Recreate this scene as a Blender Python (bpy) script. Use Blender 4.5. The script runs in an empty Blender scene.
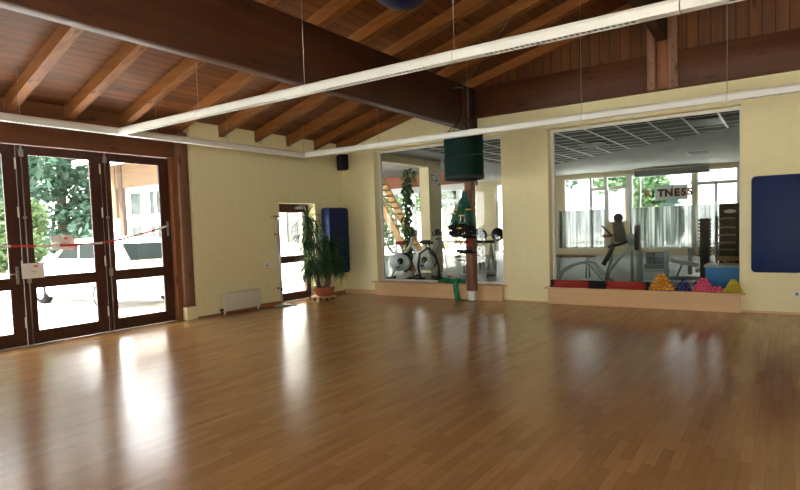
import bpy, bmesh, math, random
from mathutils import Vector, Matrix
random.seed(7)
PI = math.pi
scn = bpy.context.scene
COL = scn.collection

# ------------------------------------------------------------------ materials
def new_mat(name):
    m = bpy.data.materials.new(name); m.use_nodes = True
    nt = m.node_tree; nt.nodes.clear()
    out = nt.nodes.new('ShaderNodeOutputMaterial')
    return m, nt, out
def N(nt, typ, **kw):
    n = nt.nodes.new(typ)
    for k, v in kw.items():
        if k.startswith('i_'):
            n.inputs[k[2:].replace('_', ' ')].default_value = v
        else: setattr(n, k, v)
    return n
def L(nt, a, b): nt.links.new(a, b)
def ramp(nt, fac, stops):
    r = nt.nodes.new('ShaderNodeValToRGB')
    el = r.color_ramp.elements
    while len(el) > 1: el.remove(el[-1])
    el[0].position = stops[0][0]; el[0].color = (*stops[0][1], 1)
    for p, c in stops[1:]:
        e = el.new(p); e.color = (*c, 1)
    L(nt, fac, r.inputs[0]); return r.outputs[0]
def coords(nt, scale=(1,1,1), kind='Object'):
    tc = nt.nodes.new('ShaderNodeTexCoord'); mp = nt.nodes.new('ShaderNodeMapping')
    mp.inputs['Scale'].default_value = scale
    L(nt, tc.outputs[kind], mp.inputs[0]); return mp.outputs[0]
def plain(name, col, rough=0.5, metal=0.0, var=0.06, scale=30, bump=0.0, spec=0.5, coat=0.0):
    m, nt, out = new_mat(name)
    b = N(nt, 'ShaderNodeBsdfPrincipled')
    v = coords(nt)
    no = N(nt, 'ShaderNodeTexNoise'); no.inputs['Scale'].default_value = scale; no.inputs['Detail'].default_value = 4
    L(nt, v, no.inputs['Vector'])
    a = tuple(max(0, c*(1-var*2)) for c in col); c2 = tuple(min(1, c*(1+var*2)) for c in col)
    L(nt, ramp(nt, no.outputs['Fac'], [(0.3, a), (0.7, c2)]), b.inputs['Base Color'])
    b.inputs['Roughness'].default_value = rough; b.inputs['Metallic'].default_value = metal
    b.inputs['Specular IOR Level'].default_value = spec
    b.inputs['Coat Weight'].default_value = coat
    if bump:
        bp = N(nt, 'ShaderNodeBump'); bp.inputs['Strength'].default_value = bump; bp.inputs['Distance'].default_value = 0.004
        L(nt, no.outputs['Fac'], bp.inputs['Height']); L(nt, bp.outputs[0], b.inputs['Normal'])
    L(nt, b.outputs[0], out.inputs[0]); return m
def wood(name, dark, light, axis='y', grain=7.0, board=None, board_axis='x', rough=0.55, knots=True, knot_col=None):
    """grain runs along `axis`; optional tongue-and-groove boards repeating along board_axis"""
    m, nt, out = new_mat(name)
    b = N(nt, 'ShaderNodeBsdfPrincipled'); b.inputs['Roughness'].default_value = rough
    b.inputs['Specular IOR Level'].default_value = 0.35
    s = {'x': (0.35,grain,grain), 'y': (grain,0.35,grain), 'z': (grain,grain,0.35)}[axis]
    v = coords(nt, s)
    no = N(nt, 'ShaderNodeTexNoise'); no.inputs['Scale'].default_value = 1.6; no.inputs['Detail'].default_value = 6; no.inputs['Roughness'].default_value = .62
    L(nt, v, no.inputs['Vector'])
    col = ramp(nt, no.outputs['Fac'], [(0.28, dark), (0.72, light)])
    if knots:
        s2 = {'x': (1.6,5,5), 'y': (5,1.6,5), 'z': (5,5,1.6)}[axis]
        vo = N(nt, 'ShaderNodeTexVoronoi'); vo.inputs['Scale'].default_value = 1.0
        L(nt, coords(nt, s2), vo.inputs['Vector'])
        mx = N(nt, 'ShaderNodeMix', data_type='RGBA')
        mr = N(nt, 'ShaderNodeMapRange'); mr.inputs['From Min'].default_value = 0.05; mr.inputs['From Max'].default_value = 0.19
        mr.inputs['To Min'].default_value = 0.8; mr.inputs['To Max'].default_value = 0
        L(nt, vo.outputs['Distance'], mr.inputs['Value'])
        L(nt, mr.outputs[0], mx.inputs[0]); L(nt, col, mx.inputs[6])
        mx.inputs[7].default_value = (*(knot_col or tuple(c*.25 for c in dark)), 1); col = mx.outputs[2]
    if board:
        tc = N(nt, 'ShaderNodeTexCoord'); sp = N(nt, 'ShaderNodeSeparateXYZ'); L(nt, tc.outputs['Object'], sp.inputs[0])
        d = N(nt, 'ShaderNodeMath', operation='DIVIDE'); L(nt, sp.outputs[board_axis.upper()], d.inputs[0]); d.inputs[1].default_value = board
        fr = N(nt, 'ShaderNodeMath', operation='FRACT'); L(nt, d.outputs[0], fr.inputs[0])
        fl = N(nt, 'ShaderNodeMath', operation='FLOOR'); L(nt, d.outputs[0], fl.inputs[0])
        wn = N(nt, 'ShaderNodeTexWhiteNoise', noise_dimensions='1D'); L(nt, fl.outputs[0], wn.inputs['W'])
        hs = N(nt, 'ShaderNodeHueSaturation'); mr2 = N(nt, 'ShaderNodeMapRange'); mr2.inputs['To Min'].default_value = .75; mr2.inputs['To Max'].default_value = 1.25
        L(nt, wn.outputs['Value'], mr2.inputs['Value']); L(nt, mr2.outputs[0], hs.inputs['Value']); L(nt, col, hs.inputs['Color'])
        g = N(nt, 'ShaderNodeMath', operation='COMPARE'); L(nt, fr.outputs[0], g.inputs[0]); g.inputs[1].default_value = 0.03; g.inputs[2].default_value = 0.045
        mx2 = N(nt, 'ShaderNodeMix', data_type='RGBA'); L(nt, g.outputs[0], mx2.inputs[0]); L(nt, hs.outputs[0], mx2.inputs[6])
        mx2.inputs[7].default_value = (*tuple(c*.18 for c in dark), 1); col = mx2.outputs[2]
        bp = N(nt, 'ShaderNodeBump', invert=True); bp.inputs['Strength'].default_value = .5; bp.inputs['Distance'].default_value = .006
        L(nt, g.outputs[0], bp.inputs['Height']); L(nt, bp.outputs[0], b.inputs['Normal'])
    L(nt, col, b.inputs['Base Color']); L(nt, b.outputs[0], out.inputs[0]); return m
def glass(name, tint=(.97,.99,.98), refl=1.0):
    m, nt, out = new_mat(name)
    t = N(nt, 'ShaderNodeBsdfTransparent'); t.inputs[0].default_value = (*tint, 1)
    g = N(nt, 'ShaderNodeBsdfGlossy'); g.inputs['Roughness'].default_value = 0.0
    f = N(nt, 'ShaderNodeFresnel')
    ge = N(nt, 'ShaderNodeNewGeometry'); ir = N(nt, 'ShaderNodeMapRange'); ir.inputs['To Min'].default_value = 1.45; ir.inputs['To Max'].default_value = 1/1.45
    L(nt, ge.outputs['Backfacing'], ir.inputs['Value']); L(nt, ir.outputs[0], f.inputs[0])
    no = N(nt, 'ShaderNodeTexNoise'); no.inputs['Scale'].default_value = .6
    bp = N(nt, 'ShaderNodeBump'); bp.inputs['Strength'].default_value = .02; bp.inputs['Distance'].default_value = .02
    L(nt, no.outputs[0], bp.inputs['Height']); L(nt, bp.outputs[0], g.inputs['Normal'])
    mu = N(nt, 'ShaderNodeMath', operation='MULTIPLY'); mu.inputs[1].default_value = refl; L(nt, f.outputs[0], mu.inputs[0])
    mx = N(nt, 'ShaderNodeMixShader'); L(nt, mu.outputs[0], mx.inputs[0]); L(nt, t.outputs[0], mx.inputs[1]); L(nt, g.outputs[0], mx.inputs[2])
    L(nt, mx.outputs[0], out.inputs[0]); return m
def parquet(name):
    m, nt, out = new_mat(name)
    b = N(nt, 'ShaderNodeBsdfPrincipled')
    tc = N(nt, 'ShaderNodeTexCoord'); mp = N(nt, 'ShaderNodeMapping'); mp.inputs['Rotation'].default_value = (0,0,PI/2)
    L(nt, tc.outputs['Object'], mp.inputs[0])
    br = N(nt, 'ShaderNodeTexBrick'); br.offset = .37; br.squash = 1.0
    br.inputs['Scale'].default_value = 1; br.inputs['Brick Width'].default_value = .48; br.inputs['Row Height'].default_value = .068
    br.inputs['Mortar Size'].default_value = .0009; br.inputs['Mortar Smooth'].default_value = .1; br.inputs['Bias'].default_value = 0
    br.inputs['Color1'].default_value = (.395,.21,.072,1); br.inputs['Color2'].default_value = (.515,.295,.11,1); br.inputs['Mortar'].default_value = (.26,.12,.04,1)
    L(nt, mp.outputs[0], br.inputs['Vector'])
    no = N(nt, 'ShaderNodeTexNoise'); no.inputs['Scale'].default_value = 1; no.inputs['Detail'].default_value = 6
    L(nt, coords(nt, (45,2.0,1)), no.inputs['Vector'])
    mx = N(nt, 'ShaderNodeMix', data_type='RGBA', blend_type='MULTIPLY'); mx.inputs[0].default_value = .8
    L(nt, br.outputs['Color'], mx.inputs[6]); L(nt, ramp(nt, no.outputs['Fac'], [(.3,(.86,.83,.78)),(.7,(1,1,1))]), mx.inputs[7])
    L(nt, mx.outputs[2], b.inputs['Base Color'])
    n2 = N(nt, 'ShaderNodeTexNoise'); n2.inputs['Scale'].default_value = 2.2; n2.inputs['Detail'].default_value = 5
    L(nt, coords(nt), n2.inputs['Vector'])
    mr = N(nt, 'ShaderNodeMapRange'); mr.inputs['To Min'].default_value = .17; mr.inputs['To Max'].default_value = .26
    L(nt, n2.outputs['Fac'], mr.inputs['Value']); L(nt, mr.outputs[0], b.inputs['Roughness'])
    b.inputs['Specular IOR Level'].default_value = .36
    bp = N(nt, 'ShaderNodeBump'); bp.inputs['Strength'].default_value = .10; bp.inputs['Distance'].default_value = .003
    L(nt, no.outputs['Fac'], bp.inputs['Height']); L(nt, bp.outputs[0], b.inputs['Normal'])
    L(nt, b.outputs[0], out.inputs[0]); return m
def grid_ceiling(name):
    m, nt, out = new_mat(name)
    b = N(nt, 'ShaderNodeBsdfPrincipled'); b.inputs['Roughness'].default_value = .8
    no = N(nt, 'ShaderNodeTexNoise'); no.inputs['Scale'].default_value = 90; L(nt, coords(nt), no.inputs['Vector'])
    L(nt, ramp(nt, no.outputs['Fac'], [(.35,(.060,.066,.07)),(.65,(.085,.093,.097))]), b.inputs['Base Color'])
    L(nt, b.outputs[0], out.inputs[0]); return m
def tape_mat(name):
    m, nt, out = new_mat(name)
    b = N(nt, 'ShaderNodeBsdfPrincipled'); b.inputs['Roughness'].default_value = .35
    tc = N(nt, 'ShaderNodeTexCoord'); sp = N(nt, 'ShaderNodeSeparateXYZ'); L(nt, tc.outputs['Object'], sp.inputs[0])
    d = N(nt, 'ShaderNodeMath', operation='MULTIPLY_ADD'); L(nt, sp.outputs['Y'], d.inputs[0]); d.inputs[1].default_value = 1/.62; d.inputs[2].default_value = .12
    fr = N(nt, 'ShaderNodeMath', operation='FRACT'); L(nt, d.outputs[0], fr.inputs[0])
    c = N(nt, 'ShaderNodeMath', operation='GREATER_THAN'); L(nt, fr.outputs[0], c.inputs[0]); c.inputs[1].default_value = .5
    mx = N(nt, 'ShaderNodeMix', data_type='RGBA'); L(nt, c.outputs[0], mx.inputs[0])
    mx.inputs[6].default_value = (.62,.05,.04,1); mx.inputs[7].default_value = (.85,.83,.82,1)
    L(nt, mx.outputs[2], b.inputs['Base Color']); L(nt, b.outputs[0], out.inputs[0]); return m
def leafmat(name, a, c, rough=.55):
    m, nt, out = new_mat(name)
    b = N(nt, 'ShaderNodeBsdfPrincipled'); b.inputs['Roughness'].default_value = rough
    no = N(nt, 'ShaderNodeTexNoise'); no.inputs['Scale'].default_value = 2.5; no.inputs['Detail'].default_value = 5; L(nt, coords(nt), no.inputs['Vector'])
    L(nt, ramp(nt, no.outputs['Fac'], [(.35,a),(.65,c)]), b.inputs['Base Color'])
    tr = N(nt, 'ShaderNodeBsdfTranslucent'); tr.inputs[0].default_value = (*tuple(min(1,x*1.3) for x in c), 1)
    mx = N(nt, 'ShaderNodeMixShader'); mx.inputs[0].default_value = .25
    L(nt, b.outputs[0], mx.inputs[1]); L(nt, tr.outputs[0], mx.inputs[2]); L(nt, mx.outputs[0], out.inputs[0]); return m
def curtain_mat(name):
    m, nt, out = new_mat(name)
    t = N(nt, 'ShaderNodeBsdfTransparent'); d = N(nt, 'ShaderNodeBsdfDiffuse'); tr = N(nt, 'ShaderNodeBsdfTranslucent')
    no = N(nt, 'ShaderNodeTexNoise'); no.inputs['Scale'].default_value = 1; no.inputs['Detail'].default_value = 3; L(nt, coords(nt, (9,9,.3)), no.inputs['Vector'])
    c = ramp(nt, no.outputs['Fac'], [(.38,(.03,.036,.036)),(.5,(.13,.145,.14)),(.62,(.33,.35,.345))])  # dark streaks paint the shade of the folds into the cloth
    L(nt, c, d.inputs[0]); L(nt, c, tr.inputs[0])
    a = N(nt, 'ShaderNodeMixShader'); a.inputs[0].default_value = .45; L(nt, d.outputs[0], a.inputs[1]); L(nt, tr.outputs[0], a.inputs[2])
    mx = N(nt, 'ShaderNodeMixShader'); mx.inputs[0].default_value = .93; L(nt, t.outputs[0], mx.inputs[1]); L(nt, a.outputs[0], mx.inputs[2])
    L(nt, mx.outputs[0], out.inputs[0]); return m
def poster_mat(name):
    m, nt, out = new_mat(name)
    b = N(nt, 'ShaderNodeBsdfPrincipled'); b.inputs['Roughness'].default_value = .5
    vo = N(nt, 'ShaderNodeTexNoise'); vo.inputs['Scale'].default_value = 7; vo.inputs['Detail'].default_value = 1; L(nt, coords(nt), vo.inputs['Vector'])
    L(nt, ramp(nt, vo.outputs['Fac'], [(.36,(.10,.11,.13)),(.44,(.62,.60,.55)),(.56,(.66,.62,.55)),(.64,(.55,.16,.10))]), b.inputs['Base Color'])
    L(nt, b.outputs[0], out.inputs[0]); return m

M = dict(
 floor=parquet('beech_parquet'),
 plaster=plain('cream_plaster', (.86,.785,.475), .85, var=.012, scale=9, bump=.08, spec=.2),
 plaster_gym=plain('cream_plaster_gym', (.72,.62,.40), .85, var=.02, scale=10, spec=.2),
 white_plaster=plain('white_plaster', (.78,.78,.76), .85, var=.02, scale=10, spec=.2),
 glulam=wood('dark_stained_beam', (.042,.0125,.005), (.088,.027,.010), 'y', 6),
 glulam_x=wood('dark_stained_tie_beam', (.062,.020,.008), (.125,.041,.015), 'x', 6),
 post=wood('stained_post', (.16,.075,.042), (.29,.145,.085), 'z', 8),
 rafter=wood('stained_rafter', (.175,.060,.013), (.34,.135,.036), 'x', 7),
 soffit=wood('ceiling_boards', (.11,.033,.007), (.21,.072,.018), 'y', 5, board=.135, board_axis='x'),
 gable=wood('gable_boards', (.085,.027,.007), (.155,.053,.013), 'z', 6, board=.166, board_axis='x'),
 header=wood('header_boards', (.10,.034,.013), (.20,.072,.026), 'y', 6),
 door=wood('door_wood', (.045,.014,.008), (.085,.028,.015), 'z', 9, rough=.4, knots=False),
 jamb=wood('jamb_wood', (.16,.058,.02), (.30,.12,.045), 'z', 8),
 sill=wood('beech_laminate', (.64,.41,.205), (.73,.48,.255), 'x', 5, rough=.4, knots=False),
 skirting=wood('skirting_wood', (.26,.105,.04), (.38,.17,.075), 'y', 5, rough=.45, knots=False),
 lamp=plain('white_lacquer', (.78,.79,.75), .35, var=.01),
 louvre=plain('louvre_grey', (.20,.21,.21), .4, var=.05),
 wire=plain('steel_wire', (.35,.35,.35), .4, .8),
 white=plain('white_paint', (.82,.82,.80), .4, var=.01),
 radiator=plain('radiator_enamel', (.74,.70,.58), .4, var=.015),
 chrome=plain('chrome', (.72,.72,.72), .18, 1.0, var=.02),
 steel=plain('brushed_steel', (.38,.39,.41), .38, .7, var=.04),
 black=plain('black_plastic', (.009,.009,.011), .5, var=.2, spec=.25),
 rubber=plain('black_rubber', (.016,.016,.018), .7, var=.2),
 blue=plain('navy_mat_vinyl', (.006,.019,.10), .5, var=.1, scale=60, bump=.05, spec=.25),
 navy=plain('navy_vinyl', (.004,.006,.030), .5, var=.1, spec=.2),
 terracotta=plain('terracotta', (.42,.13,.06), .6, var=.1),
 soil=plain('soil', (.04,.025,.015), .95, var=.3, bump=.5),
 bark=plain('bark', (.16,.11,.065), .9, var=.25, scale=40, bump=.6),
 leaf=leafmat('house_plant_leaf', (.010,.045,.014), (.035,.11,.03)),
 bag=plain('dark_green_nylon', (.003,.022,.017), .7, var=.12, scale=50, bump=.1, spec=.15),
 bagband=plain('black_green_binding', (.004,.012,.012), .6),
 cord=plain('red_cord', (.28,.05,.025), .7), strap=plain('black_strap', (.012,.012,.012), .7),
 rope=plain('grey_rope', (.13,.125,.115), .8),
 tube=plain('green_latex', (.004,.115,.078), .4, var=.1), tag=plain('yellow_tag', (.75,.36,.02), .5),
 redtube=plain('red_latex', (.36,.03,.03), .45),
 band=plain('green_elastic', (.004,.20,.06), .6, var=.15), redband=plain('orange_red_elastic', (.55,.10,.04), .6),
 redbar=plain('red_bar', (.40,.025,.018), .3, var=.05),
 orange=plain('orange_vinyl', (.78,.34,.025), .42, var=.04), navyw=plain('indigo_vinyl', (.022,.022,.14), .4, var=.08),
 pink=plain('pink_vinyl', (.80,.10,.22), .42, var=.04), yellow=plain('yellow_green_vinyl', (.55,.48,.035), .42, var=.04),
 glass=glass('window_glass'), glass_big=glass('interior_glass', (.93,.96,.94)),
 paper=plain('white_paper', (.85,.84,.82), .7, var=.01), print_red=plain('red_print', (.65,.12,.08), .7), print_grey=plain('grey_print', (.45,.47,.52), .7),
 tape=tape_mat('barrier_tape'),
 paving=plain('pale_paving', (.70,.68,.65), .9, var=.05, scale=3),
 carpaint=plain('silver_white_car_paint', (.80,.80,.81), .25, 0.1, var=.01, coat=.6),
 carglass=plain('car_window_tint', (.004,.0075,.0072), .4, var=.05, spec=.05), tyre=plain('tyre', (.007,.007,.007), .9, spec=.1), alloy=plain('alloy_wheel', (.62,.63,.65), .3, .5),
 redlamp=plain('red_lens', (.45,.02,.02), .2), taillamp=plain('pale_lens', (.55,.42,.40), .2),
 tan_wood=wood('honey_wood', (.50,.28,.11), (.68,.42,.19), 'x', 5, knots=False),
 annex_wood=wood('annex_fascia_wood', (.115,.075,.038), (.15,.10,.055), 'x', 5, knots=False),
 brown_wood=wood('annex_post_wood', (.05,.030,.021), (.075,.045,.032), 'z', 5, knots=False),
 annex_glass=plain('annex_window_glass', (.020,.038,.030), .25, var=.2, scale=3),  # green reflection painted into an opaque pane colour
 tree_dark=leafmat('conifer_leaf', (.012,.040,.025), (.036,.088,.050)), tree_light=leafmat('broad_leaf', (.036,.072,.024), (.085,.14,.050)),
 tree_mid=leafmat('mid_leaf', (.020,.055,.022), (.055,.11,.040)),
 gymfloor=plain('gym_floor', (.085,.078,.072), .45, var=.08, scale=3),
 gymceil=grid_ceiling('dark_ceiling_tiles'), softceil=plain('grey_ceiling_plaster_and_haze', (.34,.345,.335), .85, var=.02),  # the grey plaster also carries the painted haze of the window glass
 tbar=plain('ceiling_t_bar', (.80,.78,.70), .4, var=.01), duct=plain('grey_duct', (.17,.19,.19), .5),
 curtain=curtain_mat('net_curtain'), poster=poster_mat('poster_print'),
 bikewhite=plain('bike_shell_white', (.66,.70,.72), .3, var=.03), redseat=plain('red_saddle', (.33,.02,.025), .45),
 machine=plain('slate_machine_paint', (.24,.30,.32), .35, .2, var=.04), pad=plain('charcoal_upholstery', (.045,.05,.055), .55, var=.1),
 palemachine=plain('pale_machine_paint', (.42,.50,.52), .35, .1, var=.03),
 tanpad=plain('tan_upholstery', (.36,.20,.09), .5, var=.06), whitepad=plain('white_upholstery', (.75,.76,.75), .5, var=.02),
 bluebox=plain('bright_blue_vinyl', (.004,.27,.80), .45, var=.05), brick=plain('red_brown_panel', (.35,.13,.07), .7, var=.1),
 cyan=plain('pale_cyan_film', (.45,.75,.80), .4), signwhite=plain('white_film', (.86,.87,.87), .4), letter=plain('dark_brown_letter', (.05,.022,.02), .4), letter_orange=plain('orange_letter', (.50,.13,.012), .4), letter_red=plain('dark_red_letter', (.22,.03,.025), .4),
)

# ------------------------------------------------------------------ mesh builder
class MB:
    def __init__(s): s.v=[]; s.f=[]; s.sm=[]
    def add(s, vs, fs, smooth=False):
        o=len(s.v); s.v += [tuple(v) for v in vs]; s.f += [tuple(i+o for i in f) for f in fs]; s.sm += [smooth]*len(fs); return s
    def box(s, x0,x1,y0,y1,z0,z1, rot=None, piv=None):
        vs=[Vector(p) for p in ((x0,y0,z0),(x1,y0,z0),(x1,y1,z0),(x0,y1,z0),(x0,y0,z1),(x1,y0,z1),(x1,y1,z1),(x0,y1,z1))]
        if rot is not None:
            pv = Vector(piv) if piv is not None else Vector(((x0+x1)/2,(y0+y1)/2,(z0+z1)/2))
            vs=[pv+rot@(v-pv) for v in vs]
        return s.add(vs, [(0,3,2,1),(4,5,6,7),(0,1,5,4),(1,2,6,5),(2,3,7,6),(3,0,4,7)])
    def rbox(s, x0,x1,y0,y1,z0,z1, b=.01, seg=2, rot=None, piv=None):
        bm=bmesh.new(); bmesh.ops.create_cube(bm, size=1)
        for v in bm.verts: v.co=Vector(((x0+x1)/2+v.co.x*(x1-x0),(y0+y1)/2+v.co.y*(y1-y0),(z0+z1)/2+v.co.z*(z1-z0)))
        bmesh.ops.bevel(bm, geom=list(bm.edges), offset=b, segments=seg, affect='EDGES', profile=.5)
        pv = Vector(piv) if piv is not None else Vector(((x0+x1)/2,(y0+y1)/2,(z0+z1)/2))
        bm.verts.index_update()
        vs=[(pv+rot@(v.co-pv)) if rot is not None else v.co.copy() for v in bm.verts]
        s.add(vs,[[v.index for v in f.verts] for f in bm.faces], True); bm.free(); return s
    def prism(s, poly, axis, a0, a1, smooth=False):
        """poly: 2D points in the plane normal to axis; order for 'x':(y,z) 'y':(x,z) 'z':(x,y)"""
        def P(p,a): return {'x':(a,p[0],p[1]),'y':(p[0],a,p[1]),'z':(p[0],p[1],a)}[axis]
        n=len(poly); vs=[P(p,a0) for p in poly]+[P(p,a1) for p in poly]
        fs=[tuple(range(n))[::-1], tuple(range(n,2*n))]+[(i,(i+1)%n,n+(i+1)%n,n+i) for i in range(n)]
        return s.add(vs,fs,smooth)
    def tube(s, pts, r, seg=10, cap=True, smooth=True, closed=False):
        pts=[Vector(p) for p in pts]; n=len(pts); rs = r if isinstance(r,(list,tuple)) else [r]*n
        ts=[]
        for i in range(n):
            if closed: t=pts[(i+1)%n]-pts[(i-1)%n]
            else: t=pts[min(i+1,n-1)]-pts[max(i-1,0)]
            ts.append(t.normalized() if t.length>1e-9 else Vector((0,0,1)))
        up=Vector((0,0,1)) if abs(ts[0].z)<.9 else Vector((1,0,0))
        nrm=(up-ts[0]*up.dot(ts[0])).normalized(); vs=[]
        for i in range(n):
            if i: 
                nrm=nrm-ts[i]*nrm.dot(ts[i])
                if nrm.length<1e-6: nrm=ts[i].orthogonal()
                nrm.normalize()
            bn=ts[i].cross(nrm)
            vs += [pts[i]+(nrm*math.cos(2*PI*k/seg)+bn*math.sin(2*PI*k/seg))*rs[i] for k in range(seg)]
        fs=[]
        for i in range(n if closed else n-1):
            j=(i+1)%n
            fs += [(i*seg+k, i*seg+(k+1)%seg, j*seg+(k+1)%seg, j*seg+k) for k in range(seg)]
        s.add(vs,fs,smooth)
        if cap and not closed:
            o=len(s.v)-len(vs)
            s.f += [tuple(o+k for k in range(seg))[::-1], tuple(o+(n-1)*seg+k for k in range(seg))]; s.sm += [False,False]
        return s
    def cyl(s, a, b, r, seg=16, r2=None): return s.tube([a,b],[r,r if r2 is None else r2],seg)
    def lathe(s, prof, origin=(0,0,0), axis='z', seg=20, smooth=True, sx=1.0, sy=1.0):
        vs=[]; O=Vector(origin)
        for r,h in prof:
            for k in range(seg):
                a=2*PI*k/seg; c,d=r*math.cos(a)*sx, r*math.sin(a)*sy
                vs.append(O+Vector({'z':(c,d,h),'y':(c,h,d),'x':(h,c,d)}[axis]))
        fs=[(i*seg+k,i*seg+(k+1)%seg,(i+1)*seg+(k+1)%seg,(i+1)*seg+k) for i in range(len(prof)-1) for k in range(seg)]
        fs += [tuple(range(seg))[::-1], tuple((len(prof)-1)*seg+k for k in range(seg))]
        return s.add(vs,fs,smooth)
    def sphere(s, c, r, seg=16, rings=10, sc=(1,1,1)):
        prof=[(max(1e-4,math.sin(PI*i/rings)), -math.cos(PI*i/rings)) for i in range(rings+1)]
        vs=[];
        for q,h in prof:
            for k in range(seg):
                a=2*PI*k/seg; vs.append((c[0]+r*q*math.cos(a)*sc[0], c[1]+r*q*math.sin(a)*sc[1], c[2]+r*h*sc[2]))
        fs=[(i*seg+k,i*seg+(k+1)%seg,(i+1)*seg+(k+1)%seg,(i+1)*seg+k) for i in range(rings) for k in range(seg)]
        return s.add(vs,fs,True)
    def build(s, name, mat, parent=None, origin=None):
        me=bpy.data.meshes.new(name)
        if parent is not None:
            o=Vector((0,0,0)); q=parent
            while q is not None: o=o+q.location; q=q.parent
        elif origin is not None: o=Vector(origin)
        else:
            xs=[v[0] for v in s.v]; ys=[v[1] for v in s.v]; zs=[v[2] for v in s.v]
            o=Vector(((min(xs)+max(xs))/2,(min(ys)+max(ys))/2,min(zs)))
        me.from_pydata([Vector(v)-o for v in s.v],[],s.f)
        me.polygons.foreach_set('use_smooth', s.sm)
        bm=bmesh.new(); bm.from_mesh(me); bmesh.ops.recalc_face_normals(bm, faces=bm.faces); bm.to_mesh(me); bm.free()
        me.materials.append(M[mat] if isinstance(mat,str) else mat)
        ob=bpy.data.objects.new(name, me); COL.objects.link(ob)
        if parent is not None: ob.parent=parent
        else: ob.location=o
        return ob
def tag(o, label=None, cat=None, group=None, kind=None):
    if label: o['label']=label
    if cat: o['category']=cat
    if group: o['group']=group
    if kind: o['kind']=kind
    return o
def struct(o, label=None, cat=None):
    o['kind']='structure'
    if label: o['label']=label
    if cat: o['category']=cat
    return o
def empty(name, loc, rz=0):
    o=bpy.data.objects.new(name,None); o.location=loc; o.rotation_euler=(0,0,rz); o.empty_display_size=.1; COL.objects.link(o); return o
def copy_tree(o, parent=None):
    c=o.copy(); COL.objects.link(c); c.parent=parent
    for ch in list(o.children): copy_tree(ch,c)
    return c
ORD=['first','second','third','fourth','fifth','sixth','seventh','eighth','ninth','tenth','eleventh','twelfth','thirteenth','fourteenth','fifteenth','sixteenth']

# ------------------------------------------------------------------ camera
H=1.45; F=566.105; PY=260.361; yaw,pitch,roll=.6007,-.0562,-.0322; CX,CY=8.4578,-10.0773
def camera():
    cy_,sy_=math.cos(yaw),math.sin(yaw)
    f=Vector((-sy_*math.cos(pitch),cy_*math.cos(pitch),math.sin(pitch))); r=Vector((cy_,sy_,0)); u=r.cross(f)
    c,s=math.cos(roll),math.sin(roll); r2=r*c+u*s; u2=u*c-r*s
    cam=bpy.data.cameras.new('camera'); cam.sensor_width=36; cam.lens=F/800*36; cam.shift_y=(PY-245)/800; cam.clip_start=.05; cam.clip_end=300
    ob=bpy.data.objects.new('camera',cam); COL.objects.link(ob)
    m=Matrix((r2,u2,-f)).transposed().to_4x4(); m.translation=Vector((CX,CY,H)); ob.matrix_world=m
    scn.camera=ob
camera()

# ------------------------------------------------------------------ dimensions
SL=.25; ZS=3.41            # roof slope, soffit height at the left wall
YR=-13.0; XR=13.6; XM=6.8  # rear wall, right wall, ridge
GC=3.62; GY=15.5; GX0,GX1=-6.6,11.0   # gym ceiling, far wall, side walls
def soff(x): return ZS+SL*(x if x<=XM else XR-x)

# floors
struct(MB().box(-.27,XR+.3,YR-.3,.25,-.2,0).build('floor','floor',origin=(0,0,0)))
struct(MB().box(GX0,GX1,.25,GY+.2,-.2,0).build('floor_gym','gymfloor'))
struct(MB().box(-60,-.27,-60,60,-.4,-.08).build('paving','paving'))
struct(MB().box(-60,60,GY+.2,70,-.4,-.1).build('paving','paving'))
struct(MB().box(-.27,XR+.3,-60,YR-.3,-.4,-.1).build('paving','paving'))
struct(MB().box(XR+.3,60,-60,GY+.2,-.4,-.1).build('paving','paving'))

# roof soffit
struct(MB().prism([(-1.8,soff(-1.8)),(XM,soff(XM)),(XM,soff(XM)+.12),(-1.8,soff(-1.8)+.12)],'y',YR-.3,.26).build('ceiling_left','soffit',origin=(0,0,0)))  # eave drawn longer to keep direct sun off the floor
struct(MB().prism([(XM,soff(XM)),(XR+1.4,soff(-1.4)),(XR+1.4,soff(-1.4)+.12),(XM,soff(XM)+.12)],'y',YR-.3,.26).build('ceiling_right','soffit',origin=(0,0,0)))

# rafters (left slope): lower edge 0.17 below the soffit
RY=[.075,.81,1.63,2.46,3.30,4.15,5.05,5.88,6.65,7.45,8.25,9.05,9.85,10.65,11.45,12.25]
SK=-.0735
RW=.13
for i,y in enumerate(RY):
    sk=0 if i==0 else SK
    x0,x1=-1.65,XM-.07
    vs=[]
    for x in (x0,x1):
        yc=-y+sk*max(x,-2)
        for dy in (-RW/2,RW/2):
            for dz in (-.172,-.002): vs.append((x,yc+dy,soff(x)+dz))
    fs=[(0,1,3,2),(4,6,7,5),(0,4,5,1),(2,3,7,6),(0,2,6,4),(1,5,7,3)]
    ob=MB().add(vs,fs).build('rafter','rafter',origin=(-.5,-y,soff(-.5)-.17))
    lab = 'reddish brown sloping roof rafter lying against the gable wall' if i==0 else f'reddish brown sloping roof rafter, {ORD[i]} out from the gable wall with two windows'
    tag(ob,lab,'rafter','exposed rafters of the left roof slope')

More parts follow.
